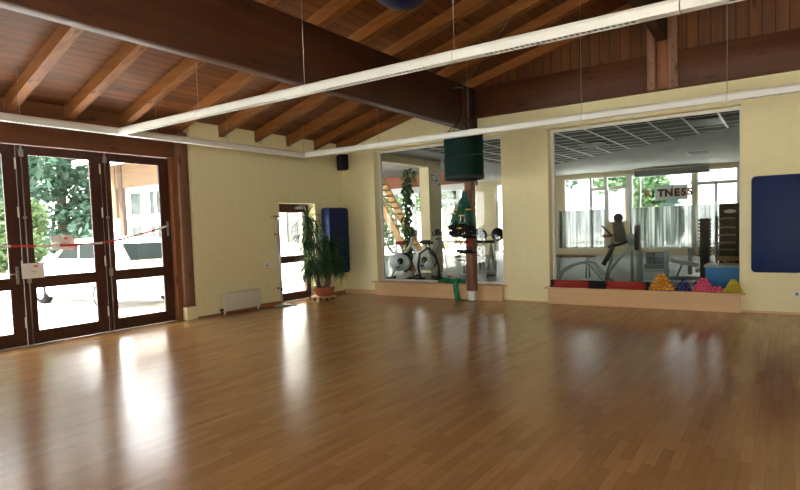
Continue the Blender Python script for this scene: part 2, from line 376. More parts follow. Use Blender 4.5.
# big purlin, ridge, tie beam, king post
b=MB().rbox(3.297,3.482,YR,-.005,3.296,4.075,b=.008,seg=1).build('roof_beam','glulam',origin=(3.39,-6.5,3.296))
tag(b,'massive dark brown glulam roof beam running from upper left to the wooden post','beam')
hk=MB().tube([(3.48,-.98,3.93),(3.58,-.98,3.93),(3.66,-.98,3.915),(3.69,-.98,3.885)],.011,8).build('hook','steel',b)
b=MB().rbox(6.735,6.89,YR,-.15,4.285,4.935,b=.006,seg=1).build('ridge_beam','glulam',origin=(6.81,-6.5,4.285))
tag(b,'dark brown ridge beam whose end meets the twin boards on the gable','beam')
b=MB().rbox(3.49,10.1,-.10,-.002,3.527,4.10,b=.006,seg=1).build('tie_beam','glulam_x',origin=(6.8,-.05,3.527))
tag(b,'long reddish brown horizontal beam under the boarded gable','beam')
t=empty('king_post',(6.81,-.12,3.53)); tag(t,'pair of upright brown boards fixed on the gable beam under the ridge','post')
MB().rbox(6.585,6.715,-.165,-.102,3.53,4.91,b=.004,seg=1).build('board','post',t); MB().rbox(6.895,7.03,-.165,-.102,3.53,4.91,b=.004,seg=1).build('board','post',t)
MB().rbox(6.716,6.894,-.135,-.102,3.54,4.285,b=.003,seg=1).build('filler_board','jamb',t)
for x in (6.65,6.96):
    for z in (3.62,3.95,4.15): MB().cyl((x,-.172,z),(x,-.163,z),.010,8).build('bolt','black',t)

# ---- back wall (y 0..0.25) with two window openings
W1=(.935,3.955,.30,3.175); W2=(4.87,7.87,.30,3.155)
wb=MB()
for x0,x1 in ((-1.35,W1[0]),(W1[1],W2[0]),(W2[1],XR+.3)): wb.box(x0,x1,0,.25,0,3.20)
for w in (W1,W2): wb.box(w[0],w[1],0,.25,0,.27).box(w[0],w[1],0,.25,w[3],3.20)
wb.prism([(-.3,3.2),(XR+.3,3.2),(XR+.3,soff(XR+.3)-.003),(XM,soff(XM)-.003),(-.3,soff(-.3)-.003)],'y',0,.25)
wb.box(-1.35,-.3,0,.25,3.2,3.62)
struct(wb.build('wall_back','plaster',origin=(0,0,0)))
gb=MB().prism([(3.49,4.101),(10.1,4.101),(10.1,soff(10.1)-.005),(XM,soff(XM)-.005),(3.49,soff(3.49)-.005)],'y',-.035,-.002)
struct(gb.build('wall_gable','gable',origin=(0,0,0)))
for i,w in enumerate((W1,W2)):
    r=empty(f'window_{i+1}',((w[0]+w[1])/2,0,.27)); struct(r)
    fr=MB(); a,c,z0,z1=w; t_=.045
    fr.box(a,a+t_,.185,.245,z0,z1).box(c-t_*.6,c,.185,.245,z0,z1).box(a+t_,c-t_*.6,.185,.245,z1-t_,z1).box(a+t_,c-t_*.6,.185,.245,z0,z0+.03)
    fr.build('frame','white',r)
    MB().box(a+t_,c-t_*.6,.21,.222,z0+.03,z1-t_).build('pane','glass_big',r)
    MB().rbox(a-.07,c+.07,-.135,-.001,.2705,.30,b=.006).box(a+.001,c-.001,-.012,.184,.2705,.2998).build('sill','sill',r)
    MB().box(a-.005,c+.005,-.10,-.001,0,.269).build('sill_front','sill',r)

# ---- left wall
DY0,DY1=-1.985,-.935   # side door
wl=MB()
wl.box(-.3,0,DY1,-.002,0,3.20).box(-.3,0,DY0,DY1,2.045,3.20).box(-.3,0,-3.985,DY0,0,3.20)
wl.box(-.3,0,-4.215,-3.985,0,.215)
ys=[-.01]+[-y for y in RY[:5]]+[-4.0]
for i in range(5):
    hi=-RY[i]-RW/2-.012 ; lo=-RY[i+1]+RW/2+.012+(.02)
    if i==4: lo=-3.985
    zt=soff(-.3)-.004
    wl.prism([(-.3,3.2),(0,3.2),(0,soff(0)-.004),(-.3,zt)],'y',lo,hi)
struct(wl.build('wall_left','plaster',origin=(0,0,0)))
struct(MB().box(-.3,0,YR-.3,-11.6,0,3.2).build('wall_left_far','plaster'))
# timber header over the glazed doors and boards between the rafters
hd=MB().box(-.26,-.14,-11.6,-4.0,2.765,3.20)
for i in range(4,len(RY)-1):
    hi=-RY[i]-RW/2-.012+.01; lo=-RY[i+1]+RW/2+.03
    if i==4: hi=-4.0; 
    hd.prism([(-.24,3.2),(-.16,3.2),(-.16,soff(-.16)-.004),(-.24,soff(-.24)-.004)],'y',lo,hi)
struct(hd.build('trim_1','header',origin=(0,0,0)))
p=MB().rbox(-.25,-.04,-4.205,-4.01,.217,3.2,b=.006,seg=1).build('wooden_post','post'); tag(p,'square brown timber post beside the glazed doors, standing on a low plinth','post')
struct(MB().box(-.25,-.11,-4.30,-4.215,0,2.76).build('trim_2','jamb'))
# skirting boards
struct(MB().box(.0,.014,-3.5,DY0,0,.07).box(0,.014,-4.0,-3.5,0,.03).box(0,.014,DY1,-.016,0,.07).build('baseboard_left','skirting'))
struct(MB().box(.0,.93,-.014,0,0,.10).box(3.965,4.86,-.012,0,0,.022).box(7.88,XR,-.014,0,0,.035).build('baseboard_back','sill'))

# ---- glazed door leaves
SE=[-4.30,-5.45,-6.60,-7.75,-8.90,-10.05,-11.2]
doors=[]
for i in range(6):
    y1,y0=SE[i],SE[i+1]
    r=empty(f'door_{i+1}',(-.23,(y0+y1)/2,0)); struct(r); doors.append(r)
    f=MB(); a,c=y0+.005,y1-.005; s0=.135;s1=.14
    if i==0: s1=.155
    xa,xb=-.255,-.20
    f.box(xa,xb,a,a+s0,.005,2.755).box(xa,xb,c-s1,c,.005,2.755)
    f.box(xa,xb,a+s0,c-s1,2.645,2.755).box(xa,xb,a+s0,c-s1,.005,.17).box(xa,xb,a+s0,c-s1,.80,.925)
    f.build('frame','door',r)
    bd=MB(); bw=.018
    for z0,z1 in ((.17,.80),(.925,2.645)):
        bd.box(-.235,-.206,a+s0,a+s0+bw,z0,z1).box(-.235,-.206,c-s1-bw,c-s1,z0,z1)
        bd.box(-.235,-.206,a+s0+bw,c-s1-bw,z0,z0+bw).box(-.235,-.206,a+s0+bw,c-s1-bw,z1-bw,z1)
    bd.build('glazing_bead','door',r)
    MB().box(-.232,-.222,a+s0+bw,c-s1-bw,.17+bw,.80-bw).build('pane','glass',r)
    MB().box(-.232,-.222,a+s0+bw,c-s1-bw,.925+bw,2.645-bw).build('pane','glass',r)
    # surface bolt rod on the left stile, hinges beside it
    rod=MB().tube([(-.188,y0+.065,.02),(-.188,y0+.065,2.62)],.009,8).build('bolt_rod','steel',r)
    MB().rbox(-.2,-.172,y0+.035,y0+.095,2.60,2.70,b=.008).cyl((-.186,y0+.065,2.69),(-.186,y0+.065,2.755),.016,10).build('lever_case','steel',rod)
    MB().rbox(-.2,-.176,y0+.04,y0+.09,1.75,1.785,b=.004).build('rod_guide','steel',rod)
    MB().rbox(-.2,-.176,y0+.04,y0+.09,.86,.98,b=.004).build('rod_guide','steel',rod)
    for z in (2.50,1.84,1.10,.32):
        MB().cyl((-.192,y0-.012,z-.075),(-.192,y0-.012,z+.075),.011,10).build('hinge','white',r)
    if i==2:
        h=MB().rbox(-.2,-.186,-6.695,-6.655,.86,1.10,b=.005).build('handle_plate','steel',r)
        MB().tube([(-.186,-6.675,1.0),(-.15,-6.675,1.0),(-.145,-6.70,1.0),(-.145,-6.79,1.0)],.009,8).build('lever_handle','steel',h)
    if i==0:
        h=MB().rbox(-.2,-.186,-4.385,-4.345,1.45,1.70,b=.005).build('handle_plate','steel',r)
        MB().tube([(-.186,-4.365,1.62),(-.15,-4.365,1.62),(-.145,-4.39,1.62),(-.145,-4.44,1.62)],.009,8).build('lever_handle','steel',h)
struct(MB().box(-.26,-.16,-11.6,-11.21,0,2.76).build('trim_3','jamb'))
# small side door
r=empty('door_7',(-.23,(DY0+DY1)/2,0)); struct(r)
f=MB(); a,c=DY0+.004,DY1-.004
f.box(-.27,-.2,a,a+.12,.005,2.04).box(-.27,-.2,c-.13,c,.005,2.04).box(-.27,-.2,a+.12,c-.13,1.86,2.04).box(-.27,-.2,a+.12,c-.13,.005,.17).box(-.27,-.2,a+.12,c-.13,.80,.95)
f.build('frame','door',r)
MB().box(-.24,-.23,a+.12,c-.13,.17,.80).build('pane','glass',r); MB().box(-.24,-.23,a+.12,c-.13,.95,1.86).build('pane','glass',r)
cl=MB().rbox(-.2,-.15,-1.36,-1.12,1.93,1.985,b=.006).build('door_closer','steel',r)
MB().tube([(-.17,-1.28,1.985),(-.15,-1.24,2.0),(-.08,-1.10,2.01),(-.15,-.98,2.01)],.009,8).build('closer_arm','steel',cl)

# ---- rear and right walls of the hall; unseen glazing added in both to brighten the interior
ADDED_REAR=[(7.3,9.3),(9.4,11.4)]
wr=MB(); xs=[-.3]+[v for w in ADDED_REAR for v in w]+[XR+.3]
for i in range(0,len(xs),2): wr.box(xs[i],xs[i+1],YR-.3,YR,0,3.2)
for a,c in ADDED_REAR: wr.box(a,c,YR-.3,YR,0,.1)
wr.prism([(-.3,3.2),(XR+.3,3.2),(XR+.3,soff(XR+.3)-.003),(XM,soff(XM)-.003),(-.3,soff(-.3)-.003)],'y',YR-.3,YR)
struct(wr.build('wall_rear','plaster',origin=(0,0,0)))
for i,(a,c) in enumerate(ADDED_REAR):
    r=empty(f'window_{i+4}',((a+c)/2,YR-.15,.1)); struct(r)  # rear window added behind the camera for extra daylight
    f=MB()
    for x in (a,(a+c)/2-.03,c-.06): f.box(x,x+.06,YR-.2,YR-.12,.1,3.2)
    for x0,x1 in ((a+.06,(a+c)/2-.03),((a+c)/2+.03,c-.06)): f.box(x0,x1,YR-.2,YR-.12,.1,.16).box(x0,x1,YR-.2,YR-.12,3.14,3.2)
    f.build('frame','white',r)
    MB().box(a+.06,c-.06,YR-.165,YR-.155,.16,3.14).build('pane','glass',r)
ADDED_RIGHT=[(-12.8,-10.6)]
wr=MB(); ys_=[YR]+[v for w in ADDED_RIGHT for v in w]+[-.002]
for i in range(0,len(ys_),2): wr.box(XR,XR+.3,ys_[i],ys_[i+1],0,3.2)
for a,c in ADDED_RIGHT: wr.box(XR,XR+.3,a,c,0,.1)
wr.prism([(XR,3.2),(XR+.3,3.2),(XR+.3,soff(XR+.3)-.004),(XR,soff(XR)-.004)],'y',YR,-.002)
struct(wr.build('wall_right','plaster',origin=(0,0,0)))
for i,(a,c) in enumerate(ADDED_RIGHT):
    r=empty(f'window_{i+3}',(XR+.15,(a+c)/2,.1)); struct(r)  # window added beside the camera, out of view, as fill daylight
    f=MB()
    for y in (a,(a+c)/2-.03,c-.06): f.box(XR+.1,XR+.2,y,y+.06,.1,3.2)
    for y0,y1 in ((a+.06,(a+c)/2-.03),((a+c)/2+.03,c-.06)): f.box(XR+.1,XR+.2,y0,y1,.1,.16).box(XR+.1,XR+.2,y0,y1,3.14,3.2)
    f.build('frame','white',r)
    MB().box(XR+.145,XR+.155,a+.06,c-.06,.16,3.14).build('pane','glass',r)

# ================================================================== suspended light strips
ZL=2.947
def strip(name,label,axis,a0,a1,fixed,joints,wires,jn=1.785):
    mid=(a0+a1)/2
    root=empty(name,(mid,fixed,ZL) if axis=='x' else (fixed,mid,ZL)); tag(root,label,'light strip','suspended light strips forming a rectangle')
    def P(a,o,z): return (a,fixed+o,z) if axis=='x' else (fixed+o,a,z)
    prof=[(-.045,-.042),(-.045,.012),(-.034,.036),(-.014,.047),(.014,.047),(.034,.036),(.045,.012),(.045,-.042)]
    cuts=[a0]+sorted(j for j in joints if a0<j<a1)+[a1]
    for s,e in zip(cuts[:-1],cuts[1:]):
        s2,e2=s+.004,e-.004
        n=len(prof); vs=[P(s2,o,ZL+z) for o,z in prof]+[P(e2,o,ZL+z) for o,z in prof]
        m=MB().add(vs,[tuple(range(n)),tuple(range(n,2*n))]+[(i,(i+1)%n,n+(i+1)%n,n+i) for i in range(n-1)])
        # underside lips
        q=[(-.045,-.042),(-.036,-.042),(-.036,-.03),(-.045,-.03)]
        h=m.build('housing','lamp',root)
        if e2-s2>.8:
            lv=MB(); g0,g1=s2+.28,e2-.28
            def bx(a,b,o0,o1,z0,z1):
                if axis=='x': lv.box(a,b,fixed+o0,fixed+o1,z0,z1)
                else: lv.box(fixed+o0,fixed+o1,a,b,z0,z1)
            k=int((g1-g0)/.045)
            for j in range(k+1): bx(g0+j*.045,g0+j*.045+.012,-.036,.036,ZL-.052,ZL-.0425)
            bx(g0,g1+.012,-.042,-.036,ZL-.052,ZL-.0425); bx(g0,g1+.012,.036,.042,ZL-.052,ZL-.0425)
            lv.build('louvre_grid','lamp',h)
            rc=MB(); 
            if axis=='x': rc.box(g0,g1,fixed-.035,fixed+.035,ZL-.0445,ZL-.0425)
            else: rc.box(fixed-.035,fixed+.035,g0,g1,ZL-.0445,ZL-.0425)
            rc.build('louvre_recess','louvre',h)
            for sa,sb in ((s2,g0),(g1+.013,e2)):
                cv=MB()
                if axis=='x': cv.box(sa,sb,fixed-.044,fixed+.044,ZL-.05,ZL-.0421)
                else: cv.box(fixed-.044,fixed+.044,sa,sb,ZL-.05,ZL-.0421)
                cv.build('end_cover','lamp',h)
    for w in wires:
        x,y,_=P(w,0,0)
        top=soff(x)-.003
        for ry in RY[1:]:
            if abs(y-(-ry+SK*x))<RW/2+.004: top=soff(x)-.175
        MB().cyl((x,y,ZL+.045),(x,y,top),.0028,6).build('suspension_wire','wire',root)
JX=[.654+1.795*k for k in range(1,8)]
strip('light_strip','long white suspended light strip running along the glazed door wall','y',-9.5,-1.825,.654,[-1.872-1.795*k for k in range(1,6)],[-1.9,-3.72,-5.02,-6.86,-8.6])
strip('light_strip','white suspended light strip in front of the two big interior windows','x',.702,13.0,-1.872,JX,[j for j in JX if not 3.2<j<3.6])
strip('light_strip','white suspended light strip crossing the upper middle of the hall, nearest the camera','x',.702,13.0,-5.602,JX,[j for j in JX if not 3.2<j<3.6])

# ================================================================== door clutter
tp=[(-.150,-8.95,1.40),(-.150,-7.75,1.41),(-.150,-6.9,1.385),(-.150,-6.38,1.368),(-.150,-5.9,1.362),(-.150,-5.5,1.38),(-.150,-5.2,1.425),(-.150,-4.8,1.515),(-.152,-4.50,1.59),(-.158,-4.40,1.615)]
vs=[];n=len(tp)
for i,(x,y,z) in enumerate(tp):
    h=.016 if i<n-1 else .008
    vs += [(x-.0012,y,z-h),(x+.0012,y,z-h),(x+.0012,y,z+h),(x-.0012,y,z+h)]
fs=[(0,1,2,3),(4*n-4,4*n-3,4*n-2,4*n-1)]
for i in range(n-1):
    for k in range(4): fs.append((4*i+k,4*i+(k+1)%4,4*i+4+(k+1)%4,4*i+4+k))
tag(MB().add(vs,fs).build('barrier_tape','tape'),'red and white striped barrier tape strung across the glazed doors','tape')
def notice(y0,y1,z0,z1,label,x=-.196):
    r=MB().box(x,x+.002,y0,y1,z0,z1).build('paper_notice','paper'); tag(r,label,'paper')
    w,h=y1-y0,z1-z0
    MB().box(x+.002,x+.0028,y0+w*.55,y0+w*.72,z0+h*.72,z0+h*.85).build('red_mark','print_red',r)
    m=MB()
    for k in range(2): m.box(x+.002,x+.0028,y0+w*(.42+.1*k),y0+w*(.66-.08*k),z0+h*(.44-.11*k),z0+h*(.49-.11*k))
    m.build('print_line','print_grey',r)
    return r
notice(-6.21,-5.89,1.295,1.51,'white paper sheet on the door glass behind the striped tape',x=-.2205)
notice(-6.63,-6.345,.925,1.135,'white sheet of paper on the door stile beside the lever handle',x=-.1705)

# ================================================================== radiator wall
r=empty('radiator',(.07,-3.06,0)); tag(r,'low cream ribbed panel radiator on the wall left of the side door','radiator')
m=MB().rbox(.035,.115,-3.52,-2.68,.055,.385,b=.006)
for k in range(24): m.box(.115,.119,-3.50+k*.0338,-3.50+k*.0338+.018,.08,.36)
m.build('panel','radiator',r)
MB().box(.04,.11,-3.50,-2.70,.386,.392).build('top_grille','white',r)
for y in (-3.49,-2.71): MB().box(.06,.09,y-.012,y+.012,0,.056).build('foot','white',r)
MB().cyl((.075,-3.525,.09),(.075,-3.60,.09),.018,10).cyl((.075,-3.56,.09),(.075,-3.56,.035),.012,8).build('valve','black',r)
MB().tube([(.075,-3.60,.09),(.075,-3.65,.09),(.0,-3.66,.09)],.009,8).build('pipe','white',r)
MB().cyl((.012,-3.66,.09),(0,-3.66,.09),.03,12).build('wall_rosette','white',r)

r=empty('floor_lamp',(.27,-2.27,0)); tag(r,'slim chrome floor lamp with reading arm standing beside the side door','lamp')
X,Y=.27,-2.27
MB().lathe([(.001,0),(.15,0),(.155,.012),(.15,.026),(.05,.045),(.02,.07),(.001,.072)],(X,Y,0),seg=28).build('base','steel',r)
MB().tube([(X,Y,.04),(X-.01,Y-.01,.9),(X-.02,Y-.03,1.72)],.018,10).build('pole','alloy',r)
MB().cyl((X,Y,.30),(X,Y,.36),.022,10).build('foot_switch','black',r)
MB().lathe([(.02,1.70),(.06,1.73),(.11,1.765),(.115,1.775),(.001,1.772)],(X-.02,Y-.05,0),seg=24).build('uplight_bowl','chrome',r)
arm=MB().tube([(X-.012,Y-.015,1.12),(X,Y-.08,1.16),(X+.02,Y-.14,1.26),(X+.02,Y-.13,1.40)],.007,8).build('reading_arm','alloy',r)
MB().lathe([(.012,0),(.03,.012),(.045,.05),(.001,.05)],(X+.02,Y-.12,1.39),seg=16).build('reading_shade','chrome',arm)
MB().tube([(X+.12,Y+.04,.006),(X+.2,Y+.2,.006),(.12,Y+.38,.006),(.03,Y+.45,.006)],.005,6).build('cable','black',r)

r=MB().rbox(0,.045,-2.475,-2.365,.775,.865,b=.006).build('thermostat','white',origin=(0,-2.42,.775)); tag(r,'small white control box with black display on the wall above the radiator end','thermostat')
MB().box(.045,.047,-2.445,-2.40,.80,.82).build('display','black',r)
r=MB().rbox(0,.012,-2.29,-2.20,.79,.875,b=.004).build('wall_switch','white',origin=(0,-2.245,.79)); tag(r,'white double switch plate just right of the control box','switch')
MB().box(.012,.017,-2.28,-2.247,.80,.865).build('rocker','white',r); MB().box(.012,.017,-2.243,-2.21,.80,.865).build('rocker','white',r)
r=MB().rbox(0,.012,-2.155,-2.085,1.0,1.075,b=.004).build('wall_switch','white',origin=(0,-2.12,1.0)); tag(r,'white light switch between lamp pole and side door frame, waist high','switch')
MB().box(.012,.017,-2.145,-2.095,1.01,1.065).build('rocker','white',r)
r=MB().rbox(0,.012,-2.15,-2.075,.29,.37,b=.004).build('wall_socket','white',origin=(0,-2.11,.29)); tag(r,'power socket low on the wall behind the floor lamp','socket')
MB().cyl((.012,-2.112,.33),(.0135,-2.112,.33),.024,14).build('socket_cup','black',r)
r=MB().rbox(8.54,8.625,-.012,0,.265,.345,b=.004).build('wall_socket','white',origin=(8.58,0,.265)); tag(r,'white power socket under the right hand blue mat','socket')
MB().cyl((8.582,-.012,.305),(8.582,-.0135,.305),.024,14).build('socket_cup','louvre',r)

# ================================================================== plant on trolley
px,py=.42,-1.22
r=empty('plant_trolley',(px,py,0)); tag(r,'round wooden plant trolley on castors under the terracotta pot','trolley')
MB().lathe([(.001,.072),(.27,.072),(.275,.08),(.27,.092),(.001,.092)],(px,py,0),seg=28).build('board','tan_wood',r)
for k in range(4):
    a=PI/4+k*PI/2+.3; cx,cy=px+.2*math.cos(a),py+.2*math.sin(a)
    MB().lathe([(.001,-.013),(.029,-.013),(.032,0),(.029,.013),(.001,.013)],(cx,cy,.033),'x',14).box(cx-.02,cx+.02,cy-.012,cy+.012,.055,.0715).box(cx-.02,cx-.015,cy-.012,cy+.012,.03,.056).box(cx+.015,cx+.02,cy-.012,cy+.012,.03,.056).build('caster','black',r)
r=empty('potted_plant',(px,py,.093)); tag(r,'tall bushy potted plant with long arching leaves in a terracotta bowl','plant')
MB().lathe([(.001,.093),(.13,.093),(.15,.11),(.215,.20),(.235,.26),(.24,.285),(.222,.285),(.20,.25),(.001,.245)],(px,py,0),seg=28).build('pot','terracotta',r)
MB().lathe([(.001,.246),(.205,.25),(.12,.268),(.001,.272)],(px,py,0),seg=20).build('soil','soil',r)
rnd=random.Random(11)
trunks=[((px-.06,py-.08),1.40,(-.10,-.16)),((px+.07,py+.05),.60,(.10,.08)),((px-.02,py+.09),.95,(.06,.12)),((px-.08,py-.03),.55,(-.06,-.16))]
lf=MB()
def blade(m,o,az,el,ln,w,droop):
    pts=[];seg=7
    d=Vector((math.cos(az),math.sin(az),0)); side=Vector((-math.sin(az),math.cos(az),0))
    x=0;z=0;ang=el
    P=[(0,0)]
    for i in range(seg):
        x+=math.cos(ang)*ln/seg; z+=math.sin(ang)*ln/seg; ang-=droop/seg; P.append((x,z))
    vs=[]
    for i,(x,z) in enumerate(P):
        ww=w*(.55+.9*min(1,i/2.5))*(1-(i/seg)**2.2)+.0006
        c=Vector(o)+d*x+Vector((0,0,z))
        vs += [c-side*ww, c+Vector((0,0,-ww*.35)), c+side*ww]
    fs=[]
    for i in range(seg):
        a=i*3; fs += [(a,a+1,a+4,a+3),(a+1,a+2,a+5,a+4)]
    m.add(vs,fs,True)
for (tx,ty),hgt,(lx,ly) in trunks:
    pts=[(tx+lx*(k/6)**1.5,ty+ly*(k/6)**1.5,.26+(hgt-.02)*k/6) for k in range(7)]
    MB().tube(pts,[.036-.003*k for k in range(7)],10).build('trunk','bark',r)
    top=Vector(pts[-1])
    nl=230 if hgt>1.2 else 150
    for k in range(nl):
        f=k/nl
        o=top+Vector((rnd.uniform(-.02,.02),rnd.uniform(-.02,.02),-(.62 if hgt>1.2 else .30)*f+.03))
        el=rnd.uniform(.2,1.45)*(1-f*.6)
        az=rnd.uniform(0,2*PI); ln=rnd.uniform(.38,.66)*(1 if hgt>.7 else .9)
        reach=o.x+math.cos(az)*ln*.75
        if reach<.06: ln*=max(.22,(o.x-.06)/max(.05,(o.x-reach)))
        ym=o.y+math.sin(az)*ln*.7
        if ym>-.80 and o.x<.6: ln*=max(.35,(-.80-o.y)/max(.05,ym-o.y)) if o.y<-.82 else .4
        blade(lf,o,az,el,ln,rnd.uniform(.009,.015),rnd.uniform(1.7,3.0))
lf.v=[((max(v[0],.268) if v[1]>-.77 and .45<v[2]<2.0 else max(v[0],.02)),min(v[1],-.02),v[2]) for v in lf.v]
lf.build('foliage','leaf',r)

# ================================================================== speaker and mats
r=empty('loudspeaker',(.17,-.17,2.80)); tag(r,'black loudspeaker mounted high in the room corner','speaker')
rot=Matrix.Rotation(-PI/4+.15,3,'Z'); pv=(.21,-.19,2.96)
MB().rbox(.085,.335,-.29,-.09,2.80,3.14,b=.015,rot=rot,piv=pv).build('cabinet','black',r)
MB().rbox(.10,.32,-.302,-.291,2.815,3.125,b=.004,rot=rot,piv=pv).build('grille','rubber',r)
MB().rbox(.195,.225,-.306,-.303,2.83,2.838,b=.001,rot=rot,piv=pv).build('badge','white',r)
MB().tube([(.0,-.06,3.0),(.05,-.08,3.0),(.13,-.13,2.97)],.015,8).build('bracket','steel',r)

def roundrect(w,h,rad,n=6):
    pts=[]
    for cx,cz,a0 in ((w-rad,h-rad,0),(rad,h-rad,PI/2),(rad,rad,PI),(w-rad,rad,1.5*PI)):
        for k in range(n+1):
            a=a0+PI/2*k/n; pts.append((cx+rad*math.cos(a),cz+rad*math.sin(a)))
    return pts
def padmesh(poly,axis,a0,a1,bev=.008):
    bm=bmesh.new(); m=MB().prism(poly,axis,a0,a1)
    vs=[bm.verts.new(v) for v in m.v]; [bm.faces.new([vs[i] for i in f]) for f in m.f]
    big=[f for f in bm.faces if len(f.verts)>4]; es=[e for f in big for e in f.edges]
    bmesh.ops.bevel(bm,geom=es,offset=bev,segments=3,affect='EDGES',profile=.5)
    bm.verts.index_update(); o=MB().add([v.co.copy() for v in bm.verts],[[v.index for v in f.verts] for f in bm.faces],True); bm.free(); return o
# stacked mats on the left wall by the corner
r=empty('exercise_mat',(.12,-.40,.50)); tag(r,'thick dark blue exercise mat hanging in the room corner behind the plant','mat')
pl=[(y-.75,z+.50) for y,z in roundrect(.64,1.45,.05)]
padmesh(pl,'x',.012,.245,.02).build('pad','blue',r)
for y in (-.62,-.18): MB().tube([(0,y,1.93),(.005,y,1.965),(.09,y,1.968),(.11,y,1.952)],.006,6).build('hanging_hook','steel',r)
r=empty('exercise_mat',(8.33,-.03,.62)); tag(r,'flat dark blue exercise mat with two eyelets hanging right of the windows','mat')
pl=[(x+8.012,z+.62) for x,z in roundrect(.63,1.435,.055)]
padmesh(pl,'y',-.055,-.008,.012).build('pad','blue',r)
for x in (8.06,8.595):
    MB().tube([(x+.022*math.cos(2*PI*k/14),-.056,1.995+.022*math.sin(2*PI*k/14)) for k in range(14)],.005,6,closed=True).build('eyelet','black',r)
    MB().cyl((x,-.0),(x,-.075,1.995),.008,8) if False else MB().cyl((x,-.0055,1.995),(x,-.075,1.995),.012,8).build('hanging_peg','black',r)

# ================================================================== post in front of the left window with everything on it
r=empty('wooden_post',(3.385,-.21,0)); tag(r,'brown timber post in front of the left interior window, with a white foot','post')
MB().rbox(3.305,3.468,-.292,-.138,.19,3.295,b=.008,seg=1).build('shaft','post',r)
MB().rbox(3.325,3.448,-.272,-.158,0,.20,b=.006).build('foot','white',r)
MB().rbox(3.31,3.463,-.288,-.142,.165,.19,b=.003).build('foot_collar','white',r)
hk=MB().tube([(3.37,-.29,2.06),(3.37,-.36,2.06),(3.37,-.40,2.075),(3.37,-.405,2.10)],.012,8).build('hook','steel',r)
MB().tube([(3.42,-.29,2.09),(3.50,-.30,2.11),(3.53,-.30,2.13)],.008,8).build('side_hook','redband',r)

# green pop-up bag
bx,by=3.69,-1.0; BR=.352
r=empty('hanging_bag',(bx,by,2.28)); tag(r,'dark green cylindrical pop-up bag hanging in front of the left window','bag')
rn=random.Random(3)
prof=[(.001,2.275),(BR*.9,2.275),(BR*1.0,2.295),(BR*.985,2.45),(BR*.995,2.60),(BR*.97,2.75),(BR*1.0,2.93),(BR*.985,3.02),(BR*1.01,3.095),(BR*.97,3.105),(BR*.8,3.085),(.001,3.08)]
MB().lathe(prof,(bx,by,0),seg=36).build('body','bag',r)
MB().tube([(bx+BR*1.005*math.cos(2*PI*k/36),by+BR*1.005*math.sin(2*PI*k/36),3.097) for k in range(36)],.012,8,closed=True).build('rim','bagband',r)
MB().lathe([(BR*1.004,2.285),(BR*1.012,2.29),(BR*1.008,2.345),(BR*1.0,2.35)],(bx,by,0),seg=36).build('bottom_band','bagband',r)
sp=[]
for k in range(49):
    a=-PI*1.05+k/48*PI*1.6; z=2.60+.16*(k/48)
    sp.append((bx+BR*1.0*math.cos(a),by+BR*1.0*math.sin(a),z))
MB().tube(sp,.012,8).build('spiral_piping','bagband',r)
for k in range(5):
    a=.4+k*2*PI/5
    MB().tube([(bx+BR*.97*math.cos(a),by+BR*.97*math.sin(a),3.09),(bx+BR*.55*math.cos(a),by+BR*.55*math.sin(a),3.22),(bx+.02*math.cos(a),by+.02*math.sin(a),3.40)],.007,6).build('strap','strap',r)
MB().tube([(bx,by,3.40),(bx+.012,by,3.6),(bx+.005,by,3.88)],.008,6).build('hanging_cord','cord',r)
MB().tube([(bx,by,3.40),(bx+.05,by+.01,3.55),(bx+.035,by,3.7),(bx,by,3.88)],.006,6).build('hanging_cord','cord',r)
tag(MB().tube([(3.69,-1.0,3.895),(4.3,-1.50,4.13),(5.10,-2.16,4.43),(5.20,-2.25,4.50)],.009,6).build('rope','rope'),'thin grey rope slanting from the bag hook up to the rafters','rope')

# navy ball at the top edge of the picture
r=empty('hanging_ball',(5.85,-6.08,3.25)); tag(r,'dark navy round ball hanging under the rafters at the top edge','ball')
bc=(5.86,-6.12,3.56); R0=.315
MB().sphere(bc,R0,32,20).build('ball','navy',r)
MB().lathe([(.03,R0-.01),(.035,R0+.01),(.012,R0+.03),(.008,R0+.05)],bc,seg=12).build('valve_cap','black',r)
MB().cyl((bc[0],bc[1],bc[2]+R0+.03),(bc[0],bc[1],soff(bc[0])-.003),.006,6).build('hanging_cord','rope',r)

# resistance tubes
rn=random.Random(5)
def rtube(name,label,group,x0,y0,ztop,ang,dz,mat,withtag,taglab=None,spread=.20):
    root=empty(name,(x0,y0,ztop)); tag(root,label,'exercise band',group)
    l=[];s=math.sin(ang)
    xa=x0+spread*s; ya=y0-.10-.10*abs(math.cos(ang))*rn.uniform(.3,1)
    zb=ztop-dz
    w=.022+rn.uniform(0,.02)
    MB().tube([(xa-w,ya,zb),(x0+spread*.74*s-w*.8,ya*.6+y0*.4,zb+dz*.42),(x0+spread*.2*s-.014,y0-.02,ztop-.12),(x0-.006,y0+.004,ztop-.008),(x0,y0+.006,ztop+.004),(x0+.006,y0+.004,ztop-.008),(x0+spread*.2*s+.014,y0-.024,ztop-.13),(x0+spread*.74*s+w*.8,ya*.6+y0*.4,zb+dz*.40),(xa+w,ya-.01,zb-.03)],.0115,8).build('tubing',mat,root)
    for sg,zz,yy in ((-1,zb,ya),(1,zb-.03,ya-.01)):
        hx=xa+sg*w
        h=MB().tube([(hx,yy,zz),(hx-.05,yy,zz-.09),(hx-.055,yy,zz-.11)],.005,6).tube([(hx,yy,zz),(hx+.05,yy,zz-.09),(hx+.055,yy,zz-.11)],.005,6)
        h.lathe([(.001,-.07),(.024,-.07),(.027,-.05),(.024,0),(.027,.05),(.024,.07),(.001,.07)],(hx,yy,zz-.115),'x',12).build('handle','black',root)
    if withtag: 
        MB().rbox(xa+w*.0-.06,xa+.06,ya-.030,ya-.022,zb+withtag,zb+withtag+.026,b=.002,seg=1).build('label_strip','tag',root)
NT=20
